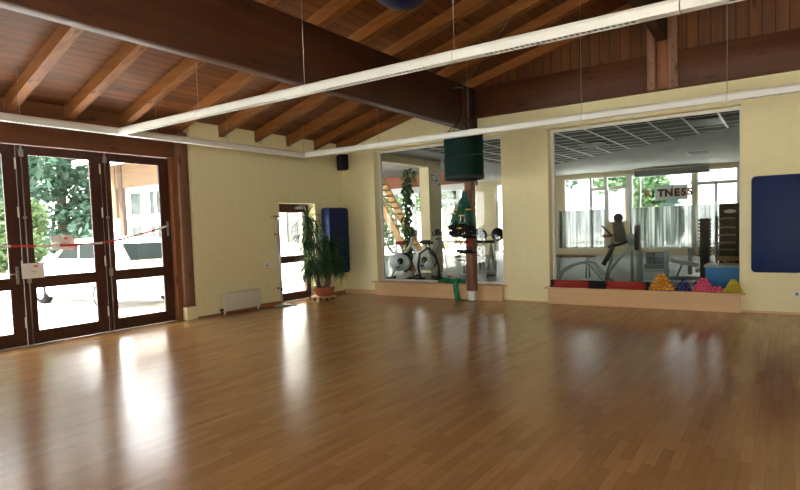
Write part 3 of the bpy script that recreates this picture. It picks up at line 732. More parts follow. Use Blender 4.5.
for k in range(NT):
    a=(-1+2*(k+.5)/NT)*PI/2
    rtube('resistance_band','dark green resistance tube with black handles hanging in the bunch on the post hook','green resistance tubes',3.37+rn.uniform(-.02,.02),-.39-.012*(k%4),2.06+.014*(k%4),a,.50+.15*((k*7)%5)/4+rn.uniform(-.02,.04),'tube',[0,.22,0,0,.02,0,0,.30,0,-.02,0,.10,0,0,.0,.18,0,-.02,0,0][k],spread=.205)
for k in range(3):
    rtube('resistance_band','short red resistance tube with black handles hanging below the green bunch','red resistance tubes',3.40+.012*k,-.345+.012*k,1.24,(-1+k)*.7,.14,'redtube',[0.03,0,0][k],spread=.10)
MB().tube([(3.41,-.29,1.25),(3.41,-.35,1.245),(3.41,-.37,1.265)],.010,8).build('hook','steel',bpy.data.objects['wooden_post.001'] if 'wooden_post.001' in bpy.data.objects else None)

# green elastic band bundled on the sill and hanging to the floor
r=empty('elastic_band',(3.03,-.10,0)); tag(r,'bright green elastic band heaped on the sill and trailing to the floor','exercise band')
def ribbon(pts,w,wd,t=.004):
    vs=[];n=len(pts)
    for i,p in enumerate(pts):
        p=Vector(p); a=Vector(pts[max(0,i-1)]); c=Vector(pts[min(n-1,i+1)]); tg=(c-a).normalized(); wv=Vector(wd[i] if isinstance(wd,list) else wd)
        wv=(wv-tg*wv.dot(tg)).normalized(); nn=tg.cross(wv)
        vs += [p-wv*w/2-nn*t/2,p+wv*w/2-nn*t/2,p+wv*w/2+nn*t/2,p-wv*w/2+nn*t/2]
    fs=[(0,1,2,3),(4*n-4,4*n-3,4*n-2,4*n-1)]
    for i in range(n-1):
        for k in range(4): fs.append((4*i+k,4*i+(k+1)%4,4*i+4+(k+1)%4,4*i+4+k))
    return vs,fs
MB().add(*ribbon([(2.90,-.05,.335),(2.92,-.09,.40),(2.97,-.13,.405),(2.995,-.155,.36),(2.995,-.165,.25),(3.01,-.168,.15),(3.03,-.172,.07),(3.05,-.20,.015),(3.14,-.23,.006),(3.30,-.32,.008),(3.52,-.33,.006)],.115,[(1,.1,0)]*7+[(.8,.6,0),(.2,1,0),(.1,1,0),(0,1,0)]),True).build('strip','band',r)
rn=random.Random(9)
for k in range(7):
    c=Vector((2.62+.07*k+rn.uniform(-.02,.02),-.04+rn.uniform(-.03,.03),.30)); pts=[];wd=[]
    for j in range(12):
        a=2*PI*j/11*1.3+k; pts.append((c.x+.10*math.cos(a),c.y+.055*math.sin(a),.326+.03*abs(math.sin(a*1.5+k))+.004*j*(k%2))); wd.append((.3*math.sin(a),.2,1))
    MB().add(*ribbon(pts,.045,wd),True).build('strip_coil','band',r)
tag(MB().tube([(2.80+.06*math.cos(a*.5),-.02+.02*math.sin(a*.5),.44+.012*math.sin(a*.8)) for a in range(0,14)],.008,6).build('elastic_loop','redband'),'small orange red elastic loop lying on the green band heap','exercise band')

# ================================================================== bars and hand weights on the right sill
zs=.3005
def bar(x,y,z,label):
    r=empty('weighted_bar',(x,y,z)); tag(r,label,'exercise bar','red weighted bars on the sill')
    h=.83
    MB().lathe([(.001,-h+.05),(.0215,-h+.05),(.0215,-.15),(.001,-.15)],(x,y,z),'x',12).build('rod','redbar',r)
    MB().lathe([(.001,.15),(.0215,.15),(.0215,h-.05),(.001,h-.05)],(x,y,z),'x',12).build('rod','redbar',r)
    MB().lathe([(.001,-.152),(.024,-.152),(.0235,0),(.024,.152),(.001,.152)],(x,y,z),'x',12).build('grip','black',r)
    for s in (-1,1): MB().lathe([(.001,s*(h-.055)),(.0238,s*(h-.055)),(.0238,s*(h-.005)),(.02,s*h),(.001,s*h)],(x,y,z),'x',12).build('end_cap','black',r)
names=['nearest the front edge','next behind the front one','third from the front edge','closest to the glass']
d=.0482; rowh=d*.87
for row,(n,nm) in enumerate(((4,'bottom'),(3,'middle'),(2,'top'))):
    for j in range(n):
        yy=-.105+d*(j+row*.5)
        w=['nearest the front edge','second from the front edge','third from the front edge','closest to the glass'][j] if row<2 else ['on the front side','on the glass side'][j]
        bar(5.745+[0,.012,-.012,.006][(row+j)%4],yy,zs+.0240+rowh*row,f'red exercise bar, {nm} row of the sill pile, {w}')
PROTO={}
def dumbbell(mat,rr,x,y,z,label,group,k):
    key=(mat,k%3)
    L_=.085
    rh=rr*.92; hb=[(rh*math.cos(t*PI/16),-L_+rh-rh*math.sin(t*PI/16)) for t in range(7,-7,-1)]
    prof=[(.001,-L_)]+hb+[(rr*.36,0)]+[(q,-h) for q,h in hb[::-1]]+[(.001,L_)]
    if key not in PROTO:
        o=MB().lathe(prof,(x,y,z),'y',14).build('hand_weight',mat,origin=(x,y,z-rr)); PROTO[key]=o
    else:
        o=PROTO[key].copy(); COL.objects.link(o); o.location=(x,y,z-rr)
    tag(o,label,'hand weight',group)
def pile(mat,word,d,p,xs,rows,group,desc):
    """rows: list of (start offset in pitches, count); d diameter, p horizontal pitch"""
    rr=d/2; hz=math.sqrt(d*d-(p/2)**2)+.0006
    for ri,(off,n) in enumerate(rows):
        rowname='bottom row' if ri==0 else ('top row' if ri==len(rows)-1 else f'{ORD[ri]} row up')
        for j in range(n):
            dumbbell(mat,rr,xs+rr+p*(off+j),-.02,zs+rr+hz*ri,f'{word} hand weight, {ORD[j]} from left in the {rowname} of {desc}',group,j)
pile('orange','orange',.0605,.068,6.557,[(0,6),(.5,5),(1,4),(1.5,3),(2,2)],'orange hand weights','the orange pile')
pile('navyw','navy blue',.058,.060,6.962,[(0,4),(.5,3),(1,2),(1.5,1)],'navy blue hand weights','the navy pile')
pile('pink','pink',.050,.0552,7.203,[(0,8),(.5,7),(1,4),(1.5,3),(2,2)],'pink hand weights','the pink pile')
pile('yellow','yellow green',.0450,.0455,7.6425-.0005,[(0,6),(.5,5),(1,4),(1.5,3),(2,2)],'yellow green hand weights','the yellow pile')
# ================================================================== the gym behind the interior windows
# shell
gw=MB().box(-1.35,-1.0,.255,1.5,0,GC).box(-1.35,-1.0,5.5,6.25,0,GC).box(-1.35,-1.0,1.5,5.5,3.375,GC)
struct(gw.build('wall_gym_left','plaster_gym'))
# hall front with tall glazing
hb=MB().box(GX0,-1.36,1.0,1.2,3.3,GC+.3).box(GX0,-1.36,1.0,1.2,-.08,.12).box(GX0,GX0+.2,1.0,1.2,.12,3.3)
for k in range(1,5): hb.box(GX0+k*1.05,GX0+k*1.05+.09,1.02,1.16,.12,3.3)
hb.box(GX0+.2,-4.0,1.04,1.14,2.2,2.3).box(-4.0,-3.05,1.03,1.15,.12,3.3).box(-2.35,-1.36,1.03,1.15,.12,3.3).box(-3.05,-2.35,1.03,1.15,.12,1.15).box(-3.05,-2.35,1.03,1.15,2.35,3.3)
struct(hb.build('wall_hall_front','white_plaster'))
# west side of the hall: low wall, posts and open glazing
hs=MB().box(GX0-.2,GX0,1.2,GY,-.08,.25).box(GX0-.2,GX0,1.2,GY,3.3,GC+.3)
for k in range(9): hs.box(GX0-.16,GX0-.04,1.2+k*1.75,1.32+k*1.75,.25,3.3)
hs.box(GX0-.14,GX0-.06,1.2,GY,2.55,2.65)
struct(hs.build('wall_hall_side','white_plaster'))
# far wall
FB=GY
fw=MB()
fw.box(GX0-.2,GX1+.2,FB,FB+.25,3.44,GC+.3)
fw.box(-4.33,-3.27,FB,FB+.25,0,3.44).box(-2.75,.05,FB,FB+.25,0,3.44).box(6.9,GX1+.2,FB,FB+.25,0,3.44)
fw.box(1.9,2.93,FB,FB+.25,0,1.41).box(GX0-.2,GX0,FB,FB+.25,0,3.44).box(GX0,-4.33,FB,FB+.25,0,.12)
fw.box(5.33,5.43,FB,FB+.25,0,3.44)
fw.box(2.93,6.9,FB,FB+.25,0,.28).box(.05,1.9,FB,FB+.25,0,.28)
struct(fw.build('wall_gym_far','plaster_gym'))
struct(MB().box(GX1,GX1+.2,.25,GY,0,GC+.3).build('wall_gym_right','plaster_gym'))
def far_window(n,x0,x1,z0,z1,ms,trs):
    r=empty(f'window_{n}',((x0+x1)/2,FB+.1,z0)); struct(r)
    f=MB().box(x0,x0+.07,FB+.05,FB+.15,z0,z1).box(x1-.07,x1,FB+.05,FB+.15,z0,z1).box(x0+.07,x1-.07,FB+.05,FB+.15,z0,z0+.07).box(x0+.07,x1-.07,FB+.05,FB+.15,z1-.07,z1)
    for a,c,zz0,zz1 in ms: f.box(a,c,FB+.055,FB+.145,max(z0+.07,zz0),min(z1-.07,zz1))
    for z,a,c in trs: f.box(a,c,FB+.06,FB+.14,z-.07,z+.07)
    f.build('frame','white',r)
    MB().box(x0+.07,x1-.07,FB+.095,FB+.105,z0+.07,z1-.07).build('pane','glass',r)
far_window(11,.05,1.9,.28,3.44,[(1.20,1.32,0,9)],[(2.90,1.32,1.83)])
far_window(12,1.9,2.93,1.41,3.44,[(1.93,2.03,1.41,2.83),(2.74,2.86,0,9)],[(2.90,2.03,2.74)])
far_window(13,2.93,5.33,.28,3.44,[(3.25,3.33,0,9)],[])
far_window(14,5.43,6.9,.28,3.44,[(6.08,6.18,0,2.80)],[(2.87,5.5,6.83)])
far_window(15,GX0,-4.33,.12,3.44,[(-5.5,-5.25,0,9)],[(2.78,GX0+.07,-5.5),(2.78,-5.25,-4.40),(1.1,GX0+.07,-5.5)])
far_window(16,-3.27,-2.75,.12,3.44,[],[])
# ceiling: dark tiled field with metal bars, beyond a diagonal edge haze reflected in the glass is painted pale
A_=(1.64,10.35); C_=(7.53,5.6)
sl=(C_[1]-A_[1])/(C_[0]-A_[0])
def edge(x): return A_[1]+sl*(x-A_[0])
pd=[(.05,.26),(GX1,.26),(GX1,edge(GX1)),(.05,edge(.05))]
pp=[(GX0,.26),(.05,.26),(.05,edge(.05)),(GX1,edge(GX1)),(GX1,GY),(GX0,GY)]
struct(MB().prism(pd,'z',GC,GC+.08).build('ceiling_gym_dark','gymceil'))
struct(MB().prism(pp,'z',GC-.012,GC+.09).build('ceiling_gym_pale_haze','softceil'))
tb=MB()
for k in range(16):
    x=.47+k*.68
    if x<GX1: tb.box(x-.02,x+.02,.3,edge(x)-.06,GC-.012,GC)
for k in range(16):
    y=.6+k*.6
    x1=min(GX1,A_[0]+(y-A_[1])/sl)-.05
    if x1>.4: tb.box(.1,x1,y-.006,y+.006,GC-.008,GC)
struct(tb.build('trim_4','tbar'))
for i,(x,y) in enumerate(((6.94,4.35),(4.0,6.2),(6.1,10.6))):
    r=empty('ceiling_light',(x,y,GC-.06)); tag(r,['grid ceiling light in the dark tiled gym ceiling, nearest the right window','grid ceiling light in the dark tiled gym ceiling, deeper inside','grid ceiling light on the pale gym ceiling near the far windows'][i],'ceiling light')
    zc=GC-.013
    MB().box(x-.31,x+.31,y-.45,y+.45,zc-.012,zc-.002).build('housing','white',r)
    m=MB()
    for k in range(9): m.box(x-.29,x+.29,y-.42+k*.1,y-.42+k*.1+.02,zc-.03,zc-.0125)
    m.box(x-.30,x-.29,y-.44,y+.44,zc-.03,zc-.0125).box(x+.29,x+.30,y-.44,y+.44,zc-.03,zc-.0125)
    m.build('louvre_grid','louvre',r)
r=empty('air_duct',(4.55,FB-.3,3.27)); tag(r,'long grey boxed air duct along the top of the far gym windows','duct')
MB().rbox(3.18,5.95,FB-.45,FB-.05,3.27,3.52,b=.03).build('body','duct',r)
for x in (3.5,5.5): MB().box(x-.02,x+.02,FB-.3,FB-.2,3.52,GC-.014).build('hanger','steel',r)

# curtains
def curtain(x0,x1,z0,z1,y,label,seed):
    rn=random.Random(seed); n=int((x1-x0)/.025); vs=[]; ph=0
    for i in range(n+1):
        x=x0+(x1-x0)*i/n; ph+=rn.uniform(.35,1.05)
        a=.035*math.sin(ph)+.012*math.sin(ph*2.3)
        vs += [(x,y+a*1.2,z0+.01*math.sin(ph*.5)),(x,y+a,(z0+z1)/2),(x,y+a*.7,z1)]
    fs=[]
    for i in range(n):
        o=i*3; fs += [(o,o+3,o+4,o+1),(o+1,o+4,o+5,o+2)]
    r=empty('net_curtain',((x0+x1)/2,y,z0)); tag(r,label,'curtain','white net curtains across the lower gym windows')
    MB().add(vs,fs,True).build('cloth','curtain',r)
    MB().cyl((x0-.03,y,z1+.008),(x1+.03,y,z1+.008),.010,8).build('rod','steel',r)
curtain(-.2,1.90,.32,1.99,FB-.13,'white net half curtain at the left end of the far gym windows',1)
curtain(2.93,5.32,.32,2.0,FB-.13,'white net half curtain under the shop lettering in the far gym window',2)
curtain(5.42,6.3,.32,2.0,FB-.13,'white net half curtain at the right end of the far gym windows',3)

# lettering on the far window: FITNESS over a screen-shaped panel
r=empty('window_sign',(4.4,FB+.03,2.1)); tag(r,'window lettering reading FITNESS over a pale screen shaped panel','sign')
ys_=FB+.03
pn=MB().rbox(3.95,5.10,ys_,ys_+.012,2.30,2.84,b=.004).build('panel','signwhite',r)
fm=MB().box(3.91,3.95,ys_-.008,ys_+.014,2.26,2.88).box(5.10,5.14,ys_-.008,ys_+.014,2.26,2.88).box(3.95,5.10,ys_-.008,ys_+.014,2.84,2.88).box(3.95,5.10,ys_-.008,ys_+.014,2.26,2.30)
fm.build('panel_frame','cyan',r)
MB().prism([(4.33,2.26),(4.72,2.26),(4.78,2.13),(4.95,2.10),(4.95,2.07),(4.10,2.07),(4.10,2.10),(4.27,2.13)],'y',ys_,ys_+.012).build('panel_stand','cyan',r)
def letter(ch,x,z,size,mat):
    cu=bpy.data.curves.new('letter','FONT'); cu.body=ch; cu.size=size; cu.extrude=.006; cu.offset=.024; cu.align_x='CENTER'
    tmp=bpy.data.objects.new('letter',cu); COL.objects.link(tmp)
    bpy.context.view_layer.update()
    me=bpy.data.meshes.new_from_object(tmp.evaluated_get(bpy.context.evaluated_depsgraph_get()))
    bpy.data.objects.remove(tmp); bpy.data.curves.remove(cu)
    me.transform(Matrix.Rotation(PI/2,4,'X')); me.materials.clear(); me.materials.append(M[mat])
    o=bpy.data.objects.new('letter',me); COL.objects.link(o); o.parent=r; o.location=Vector((x,ys_-.02,z))-r.location
for ch,x,mt,zz in (('F',3.60,'letter_orange',2.42),('I',3.84,'letter',2.42),('T',4.13,'letter',2.43),('N',4.43,'letter',2.43),('E',4.73,'letter',2.43),('S',4.98,'letter_red',2.43),('S',5.21,'letter_red',2.44)): letter(ch,x,zz,.40,mt)
r=MB().tube([(4.92+.36*math.cos(PI*k/16),FB-.02,2.72+.62*math.sin(PI*k/16)) for k in range(17)],.022,8).build('arched_sign_frame','duct'); tag(r,'thin grey arch shaped frame above the right end of the window lettering','frame')

# poster
r=MB().box(-.998,-.99,5.66,6.20,2.76,3.29).build('poster','poster'); tag(r,'printed poster with red flower shapes high on the gym wall pillar','poster')

# staircase in the hall
r=empty('staircase',(-3.9,7.3,0)); tag(r,'honey coloured wooden staircase behind the bikes','staircase')
p0=Vector((-2.55,0,.0)); p1=Vector((-4.75,0,3.60))
def zline(x): return 0+(x-p0.x)/(p1.x-p0.x)*3.60
for yy in (7.0,7.95):
    MB().prism([(-2.45,0),(-2.75,0),(-4.90,3.52),(-4.90,3.60),(-4.62,3.60)],'y',yy-.03,yy+.03).build('stringer','tan_wood',r)
for k in range(15):
    f=(k+.6)/15.5; x=p0.x+(p1.x-p0.x)*f-.05; z=3.6*f
    MB().box(x-.13,x+.13,7.03,7.92,z-.02,z+.02).build('tread','tan_wood',r)
MB().tube([(-2.62,7.0,1.0),(-4.72,7.0,4.42-.83)],.03,8).build('handrail','tan_wood',r)
for k in range(12):
    f=(k+.5)/12.5; x=-2.62-2.1*f; z0=zline(x+.07)+.10; z1=1.0+2.59*f
    MB().cyl((x,7.0,z0),(x,7.0,min(z1,3.58)),.012,8).build('baluster','tan_wood',r)
struct(MB().box(GX0,-1.36,9.5,9.7,3.0,3.60).build('trim_5','brick'))
struct(MB().box(GX0,-1.36,9.3,9.49,2.85,3.1).build('trim_6','white'))
# hanging plant beside stairs
r=empty('indoor_climber',(-2.3,6.2,0)); tag(r,'tall dark green climbing plant hanging beside the staircase','plant')
rn=random.Random(21); lf=MB()
for k in range(520):
    z=rn.uniform(.3,3.5); s=.10+.22*min(1,max(0,(z-2.6)))+.10*rn.random()
    a=rn.uniform(0,2*PI); o=(-2.3+s*math.cos(a)*rn.random(),6.2+s*math.sin(a)*rn.random(),z)
    blade(lf,o,rn.uniform(0,2*PI),rn.uniform(-.9,.3),rn.uniform(.16,.32),rn.uniform(.022,.04),rn.uniform(.6,1.6))
lf.build('foliage','leaf',r)
MB().tube([(-2.3,6.2,0),(-2.28,6.22,1.2),(-2.33,6.18,2.4),(-2.3,6.2,3.45)],.03,8).build('stem','bark',r)
MB().lathe([(.001,0),(.17,0),(.22,.34),(.20,.34),(.18,.30),(.001,.30)],(-2.3,6.2,0),seg=20).build('pot','terracotta',r)

# exercise bikes
def bike(x,y,label,seatmat,mirror=1):
    r=empty('exercise_bike',(x,y,0)); tag(r,label,'exercise bike','white exercise bikes')
    X=lambda d:x+d*mirror
    def sh(pts,yo,w): return [(X(a),b) for a,b in pts]
    el=[(.37*math.cos(2*PI*k/28)-.02,.48+.25*math.sin(2*PI*k/28)) for k in range(28)]
    bm_=padmesh([(X(a),b) for a,b in el],'y',y-.10,y+.10,.035); bm_.build('shell','bikewhite',r)
    MB().tube([(X(.02+.40*math.cos(a)),y-.08,.48+.275*math.sin(a)) for a in [(-1.2+2.5*k/16) for k in range(17)]],.026,8).build('guard_arc','black',r)
    MB().lathe([(.001,-.03),(.085,-.03),(.095,0),(.001,.0)],(X(.04),y-.105,.52),'y',20).build('crank_disc','black',r)
    for s in (-1,1):
        ca=MB().tube([(X(.04),y+s*.13,.52),(X(.04+s*.05),y+s*.145,.52-s*-.17)],.014,8).build('crank_arm','steel',r)
        MB().rbox(min(X(.04+s*.05-.06),X(.04+s*.05+.06)),max(X(.04+s*.05-.06),X(.04+s*.05+.06)),y+s*.16-.04+(0),y+s*.16+.04,.52+s*.17-.015,.52+s*.17+.015,b=.006).build('pedal','black',ca)
    MB().tube([(X(-.38),y,1.30),(X(-.46),y,1.05),(X(-.44),y,.92),(X(-.28),y,.76),(X(0),y,.72),(X(.22),y,.80),(X(.34),y,1.0),(X(.42),y,1.22)],.040,10).build('frame_tube','white',r)
    MB().cyl((X(.06),y,.70),(X(.02),y,1.0),.028,10).build('seat_post','steel',r)
    MB().rbox(min(X(-.13),X(.17)),max(X(-.13),X(.17)),y-.11,y+.11,.99,1.09,b=.04,seg=3).build('saddle',seatmat,r)
    MB().tube([(X(.42),y-.22,1.33),(X(.40),y-.22,1.24),(X(.42),y,1.22),(X(.40),y+.22,1.24),(X(.42),y+.22,1.33)],.017,8).build('handlebar','black',r)
    MB().tube([(X(-.38),y-.18,1.36),(X(-.36),y,1.30),(X(-.38),y+.18,1.36)],.016,8).build('rear_grip','black',r)
    MB().rbox(min(X(.40),X(.47)),max(X(.40),X(.47)),y-.10,y+.10,1.24,1.40,b=.015).build('console','black',r)
    for d,w in ((-.38,.22),(.36,.24)):
        MB().tube([(X(d),y-w,.035),(X(d),y+w,.035)],.034,10).build('floor_bar','black',r)
        MB().tube([(X(d),y,.04),(X(d*.55),y,.30)],.03,8).build('stay','white',r)
    return r
bike(-.70,3.35,'white exercise bike with red saddle at the left edge of the left window','redseat')
bike(-.26,3.95,'white exercise bike with black saddle right of the red saddled bike','black')
# third: black framed upright with open arcs
x,y=.34,3.35
r=empty('exercise_bike',(x,y,0)); tag(r,'slim exercise bike with open black arched frame, right of the white bikes','exercise bike')
for dx in (0,):
    MB().tube([(x-.40,y,.06),(x-.47,y,.35),(x-.40,y,.72),(x-.15,y,.88),(x+.08,y,.74),(x+.20,y,.40),(x+.22,y,.06)],.032,10).build('frame_arc','black',r)
MB().tube([(x-.05,y,.84),(x-.10,y,1.0)],.028,8).build('seat_post','chrome',r)
MB().rbox(x-.26,x+.02,y-.10,y+.10,.99,1.05,b=.025).build('saddle','black',r)
MB().tube([(x-.15,y+.0,.86),(x+.02,y+.0,.35)],.03,8).build('down_tube','white',r)
MB().lathe([(.001,-.04),(.14,-.04),(.15,0),(.14,.04),(.001,.04)],(x-.10,y,.40),'y',24).build('flywheel','bikewhite',r)
for d in (-.40,.22): MB().tube([(x+d,y-.22,.032),(x+d,y+.22,.032)],.03,8).build('floor_bar','black',r)
MB().tube([(x+.08,y,.74),(x+.24,y,1.12)],.025,8).build('stem','steel',r)
MB().tube([(x+.34,y-.2,1.15),(x+.24,y-.2,1.13),(x+.24,y+.2,1.13),(x+.34,y+.2,1.15)],.015,8).build('handlebar','black',r)

# weight bench in the left window
x,y=1.1,4.9
r=empty('weight_bench',(x,y,0)); tag(r,'weight bench with tan upholstery and black discs at the right of the left window','weight bench')
rt=Matrix.Rotation(-.85,3,'Y')
MB().rbox(x-.55,x+.15,y-.16,y+.16,.66,.74,b=.03,rot=rt,piv=(x-.1,y,.7)).build('back_pad','tanpad',r)
MB().rbox(x-.75,x-.02,y-.15,y+.15,.42,.49,b=.025).build('seat_pad','tanpad',r)
for yy in (-.4,.4):
    MB().tube([(x+.25,y+yy,0.02),(x+.25,y+yy,1.15)],.03,8).build('upright','palemachine',r)
MB().tube([(x-.7,y,.03),(x+.45,y,.03)],.035,8).tube([(x-.6,y,.03),(x-.6,y,.42)],.03,8).tube([(x+.25,y-.4,.03),(x+.25,y+.4,.03)],.03,8).build('base_frame','palemachine',r)
r2=empty('barbell',(x+.21,y,1.10)); tag(r2,'barbell with black discs racked on the tan weight bench','barbell')
MB().cyl((x+.25,y-.85,1.18),(x+.25,y+.85,1.18),.014,10).build('bar','steel',r2)
for yy in (-.62,-.56,.56,.62): MB().lathe([(.001,-.022),(.19,-.022),(.20,0),(.19,.022),(.001,.022)],(x+.25,y+yy,1.18),'y',24).build('disc','black',r2)
# long rowing style bench at mid depth
x,y=-.6,6.9
r=empty('cable_rack',(x,y,0)); tag(r,'low grey exercise frame with dark crossbar behind the hanging tubes','exercise frame')
MB().tube([(x-.9,y,.95),(x+1.2,y,.92)],.045,8).build('crossbar','pad',r)
for d in (-.75,.55,1.05): MB().tube([(x+d,y-.25,.02),(x+d,y,.92),(x+d,y+.25,.02)],.03,8).build('stand','palemachine',r)
MB().rbox(x-.2,x+.5,y-.2,y+.2,.40,.48,b=.03).build('pad','pad',r)
MB().tube([(x-.75,y,.42),(x+1.05,y,.42)],.025,8).build('lower_bar','palemachine',r)

# leg machine in the right window
x,y=5.25,3.6
r=empty('leg_machine',(x,y,0)); tag(r,'slate grey leg machine with charcoal back pad and round headrest','exercise machine')
MB().tube([(3.72,y-.25,.04),(3.85,y-.25,.24),(4.15,y-.25,.43),(4.45,y-.25,.515),(4.62,y-.25,.48),(4.95,y-.25,.10),(5.05,y-.25,.04)],.035,10).build('arched_frame','palemachine',r)
MB().tube([(3.72,y+.25,.04),(3.85,y+.25,.24),(4.15,y+.25,.43),(4.45,y+.25,.515),(4.62,y+.25,.48),(4.95,y+.25,.10),(5.05,y+.25,.04)],.035,10).build('arched_frame','palemachine',r)
MB().box(3.8,4.95,y-.35,y+.35,.0,.05).build('foot_plate','palemachine',r)
rt=Matrix.Rotation(-.11,3,'X')
MB().prism([(5.11,1.43),(5.34,1.43),(5.43,.97),(5.16,.97)],'y',y-.04,y+.05).build('back_pad','pad',r)
MB().sphere((5.235,y,1.53),.115,18,12,(1,.6,1)).build('headrest','pad',r)
MB().rbox(4.9,5.12,y-.12,y+.12,1.09,1.16,b=.02).build('arm_pad','redseat',r)
MB().tube([(4.92,y-.2,1.36),(5.0,y-.2,1.27),(5.12,y-.1,1.12)],.022,8).build('arm_lever','black',r)
MB().tube([(4.95,y,.05),(5.05,y,.5),(5.1,y,1.08)],.05,8).build('column','machine',r)
MB().tube([(4.90,y-.05,.45),(5.10,y-.05,.82),(5.15,y-.05,.95)],.055,8).build('shin_pad','pad',r)
MB().tube([(5.02,y,.30),(5.25,y,.62),(5.55,y,.85)],.045,8).build('diagonal_beam','palemachine',r)
MB().tube([(5.02,y-.1,.86),(5.3,y-.1,.93),(5.45,y-.1,.99)],.035,8).build('knee_roller','black',r)
MB().lathe([(.001,-.03),(.13,-.03),(.135,0),(.13,.03),(.001,.03)],(5.52,y,1.03),'y',24).build('cam_wheel','palemachine',r)
MB().tube([(5.52,y+.02,.04),(5.52,y+.02,1.03)],.035,8).build('rear_column','machine',r)
st=MB()
for k in range(10): st.box(5.60,5.70,y-.12,y+.12,.80+k*.054,.80+k*.054+.044)
st.build('weight_stack','black',r)
MB().box(5.615,5.685,y-.09,y+.09,.78,1.36).build('stack_core','pad',r)
MB().cyl((5.65,y-.07,.05),(5.65,y-.07,.80),.014,8).cyl((5.65,y+.07,.05),(5.65,y+.07,.80),.014,8).build('guide_rods','palemachine',r)
MB().box(5.0,5.7,y-.04,y+.04,.0,.05).build('base_beam','machine',r)
# long tan board bench
r=empty('flat_bench',(4.1,4.9,0)); tag(r,'long tan topped bench at the left edge of the right window','bench')
MB().rbox(3.15,4.35,4.72,5.08,.55,.61,b=.015).build('top','tanpad',r)
for xx in (3.35,4.15): MB().tube([(xx,4.75,0.02),(xx,4.8,.55)],.025,8).tube([(xx,5.05,0.02),(xx,5.0,.55)],.025,8).build('leg','palemachine',r)
# cable station with two pale columns and panelled grey box
r=empty('cable_station',(5.95,3.9,0)); tag(r,'cable station with two pale columns framing a grey panelled box','exercise machine')
for xx in (5.66,6.20):
    MB().box(xx-.04,xx+.04,3.86,3.94,.0,.78).build('column','palemachine',r)
MB().box(5.60,6.26,3.82,3.98,.28,.33).build('shelf','palemachine',r)
MB().rbox(5.74,6.12,4.02,4.12,.44,.72,b=.01).build('panel_box','machine',r)
MB().box(5.74,6.12,4.0,4.015,.572,.582).box(5.925,5.935,4.0,4.015,.44,.72).build('panel_seam','black',r)
MB().lathe([(.001,-.01),(.022,-.01),(.022,.01),(.001,.01)],(5.93,3.995,.68),'y',12).build('red_knob','redlamp',r)
MB().box(5.58,6.28,3.7,4.14,0,.05).build('foot_plate','machine',r)
MB().box(5.71,6.15,4.0,4.12,.33,.43).build('support','machine',r)
# round dark footplate
r=MB().lathe([(.001,.0),(.30,.0),(.32,.03),(.30,.06),(.001,.06)],(5.38,2.9,0.0),seg=28).build('balance_board','black'); tag(r,'round black balance board lying on the gym floor','balance board')
# white padded bench
x,y=6.55,5.2
r=empty('padded_bench',(x,y,0)); tag(r,'inclined bench with white cushions behind the navy hand weights','bench')
rt=Matrix.Rotation(.22,3,'Y')
MB().rbox(x-.45,x+.15,y-.22,y+.22,.36,.46,b=.03,rot=rt).build('cushion','whitepad',r)
MB().rbox(x+.1,x+.55,y-.22,y+.22,.18,.27,b=.03).build('cushion','whitepad',r)
MB().tube([(x-.6,y,.03),(x+.75,y,.03)],.035,8).tube([(x-.35,y,.03),(x-.2,y,.38)],.03,8).tube([(x+.35,y,.03),(x+.3,y,.18)],.03,8).build('frame','palemachine',r)
MB().tube([(x+.1,y-.3,.62),(x+.45,y-.3,.45),(x+.85,y-.3,.12)],.022,8).build('side_bar','palemachine',r)
MB().tube([(x-.05,y+.1,.1),(x-.05,y+.1,.75)],.05,8).build('post','machine',r)
# weight tower and dark multi gym
r=empty('weight_tower',(6.95,4.2,0)); tag(r,'tall black weight stack tower with ribbed edges behind the right window','exercise machine')
MB().box(6.86,7.03,4.05,4.3,.0,1.46).build('core','black',r)
m=MB()
for k in range(11): m.box(6.83,7.06,4.03,4.32,.62+k*.077,.62+k*.077+.05)
m.build('weight_plates','black',r)
MB().box(6.75,7.15,3.95,4.4,0,.06).build('base','black',r)
r=empty('multi_gym',(7.45,4.7,0)); tag(r,'big dark multi gym with levers behind the ribbed weight tower','exercise machine')
MB().rbox(7.18,7.58,4.6,4.95,.0,1.78,b=.04).build('cabinet','black',r)
MB().lathe([(.001,-.004),(.12,-.004),(.12,.004),(.001,.004)],(7.40,4.592,1.60),'y',24,sy=.35).build('lamp_reflection','whitepad',r)  # white ellipse modelled on the cabinet for a lamp's reflection
for k,z in enumerate((.72,.88,1.05,1.22,1.42)):
    MB().tube([(7.08+.02*k,4.45,z),(7.3,4.42,z+.03),(7.5,4.55,z+.02)],.022,8).build('lever','steel' if k%2 else 'machine',r)
MB().tube([(7.15,4.45,0.0),(7.15,4.45,1.5)],.03,8).build('guide_rod','machine',r)
MB().rbox(7.15,7.6,4.15,4.45,.52,.60,b=.02).build('seat','tanpad',r)
MB().tube([(7.35,4.3,0),(7.35,4.3,.52)],.05,8).build('seat_post','machine',r)
r=empty('blue_box',(7.47,1.9,0)); tag(r,'bright blue box with grey lid behind the yellow hand weights','box')
MB().rbox(7.225,7.93,1.6,2.15,.0,.56,b=.015).build('body','bluebox',r)
MB().rbox(7.20,7.95,1.58,2.17,.561,.60,b=.008).build('lid','palemachine',r)

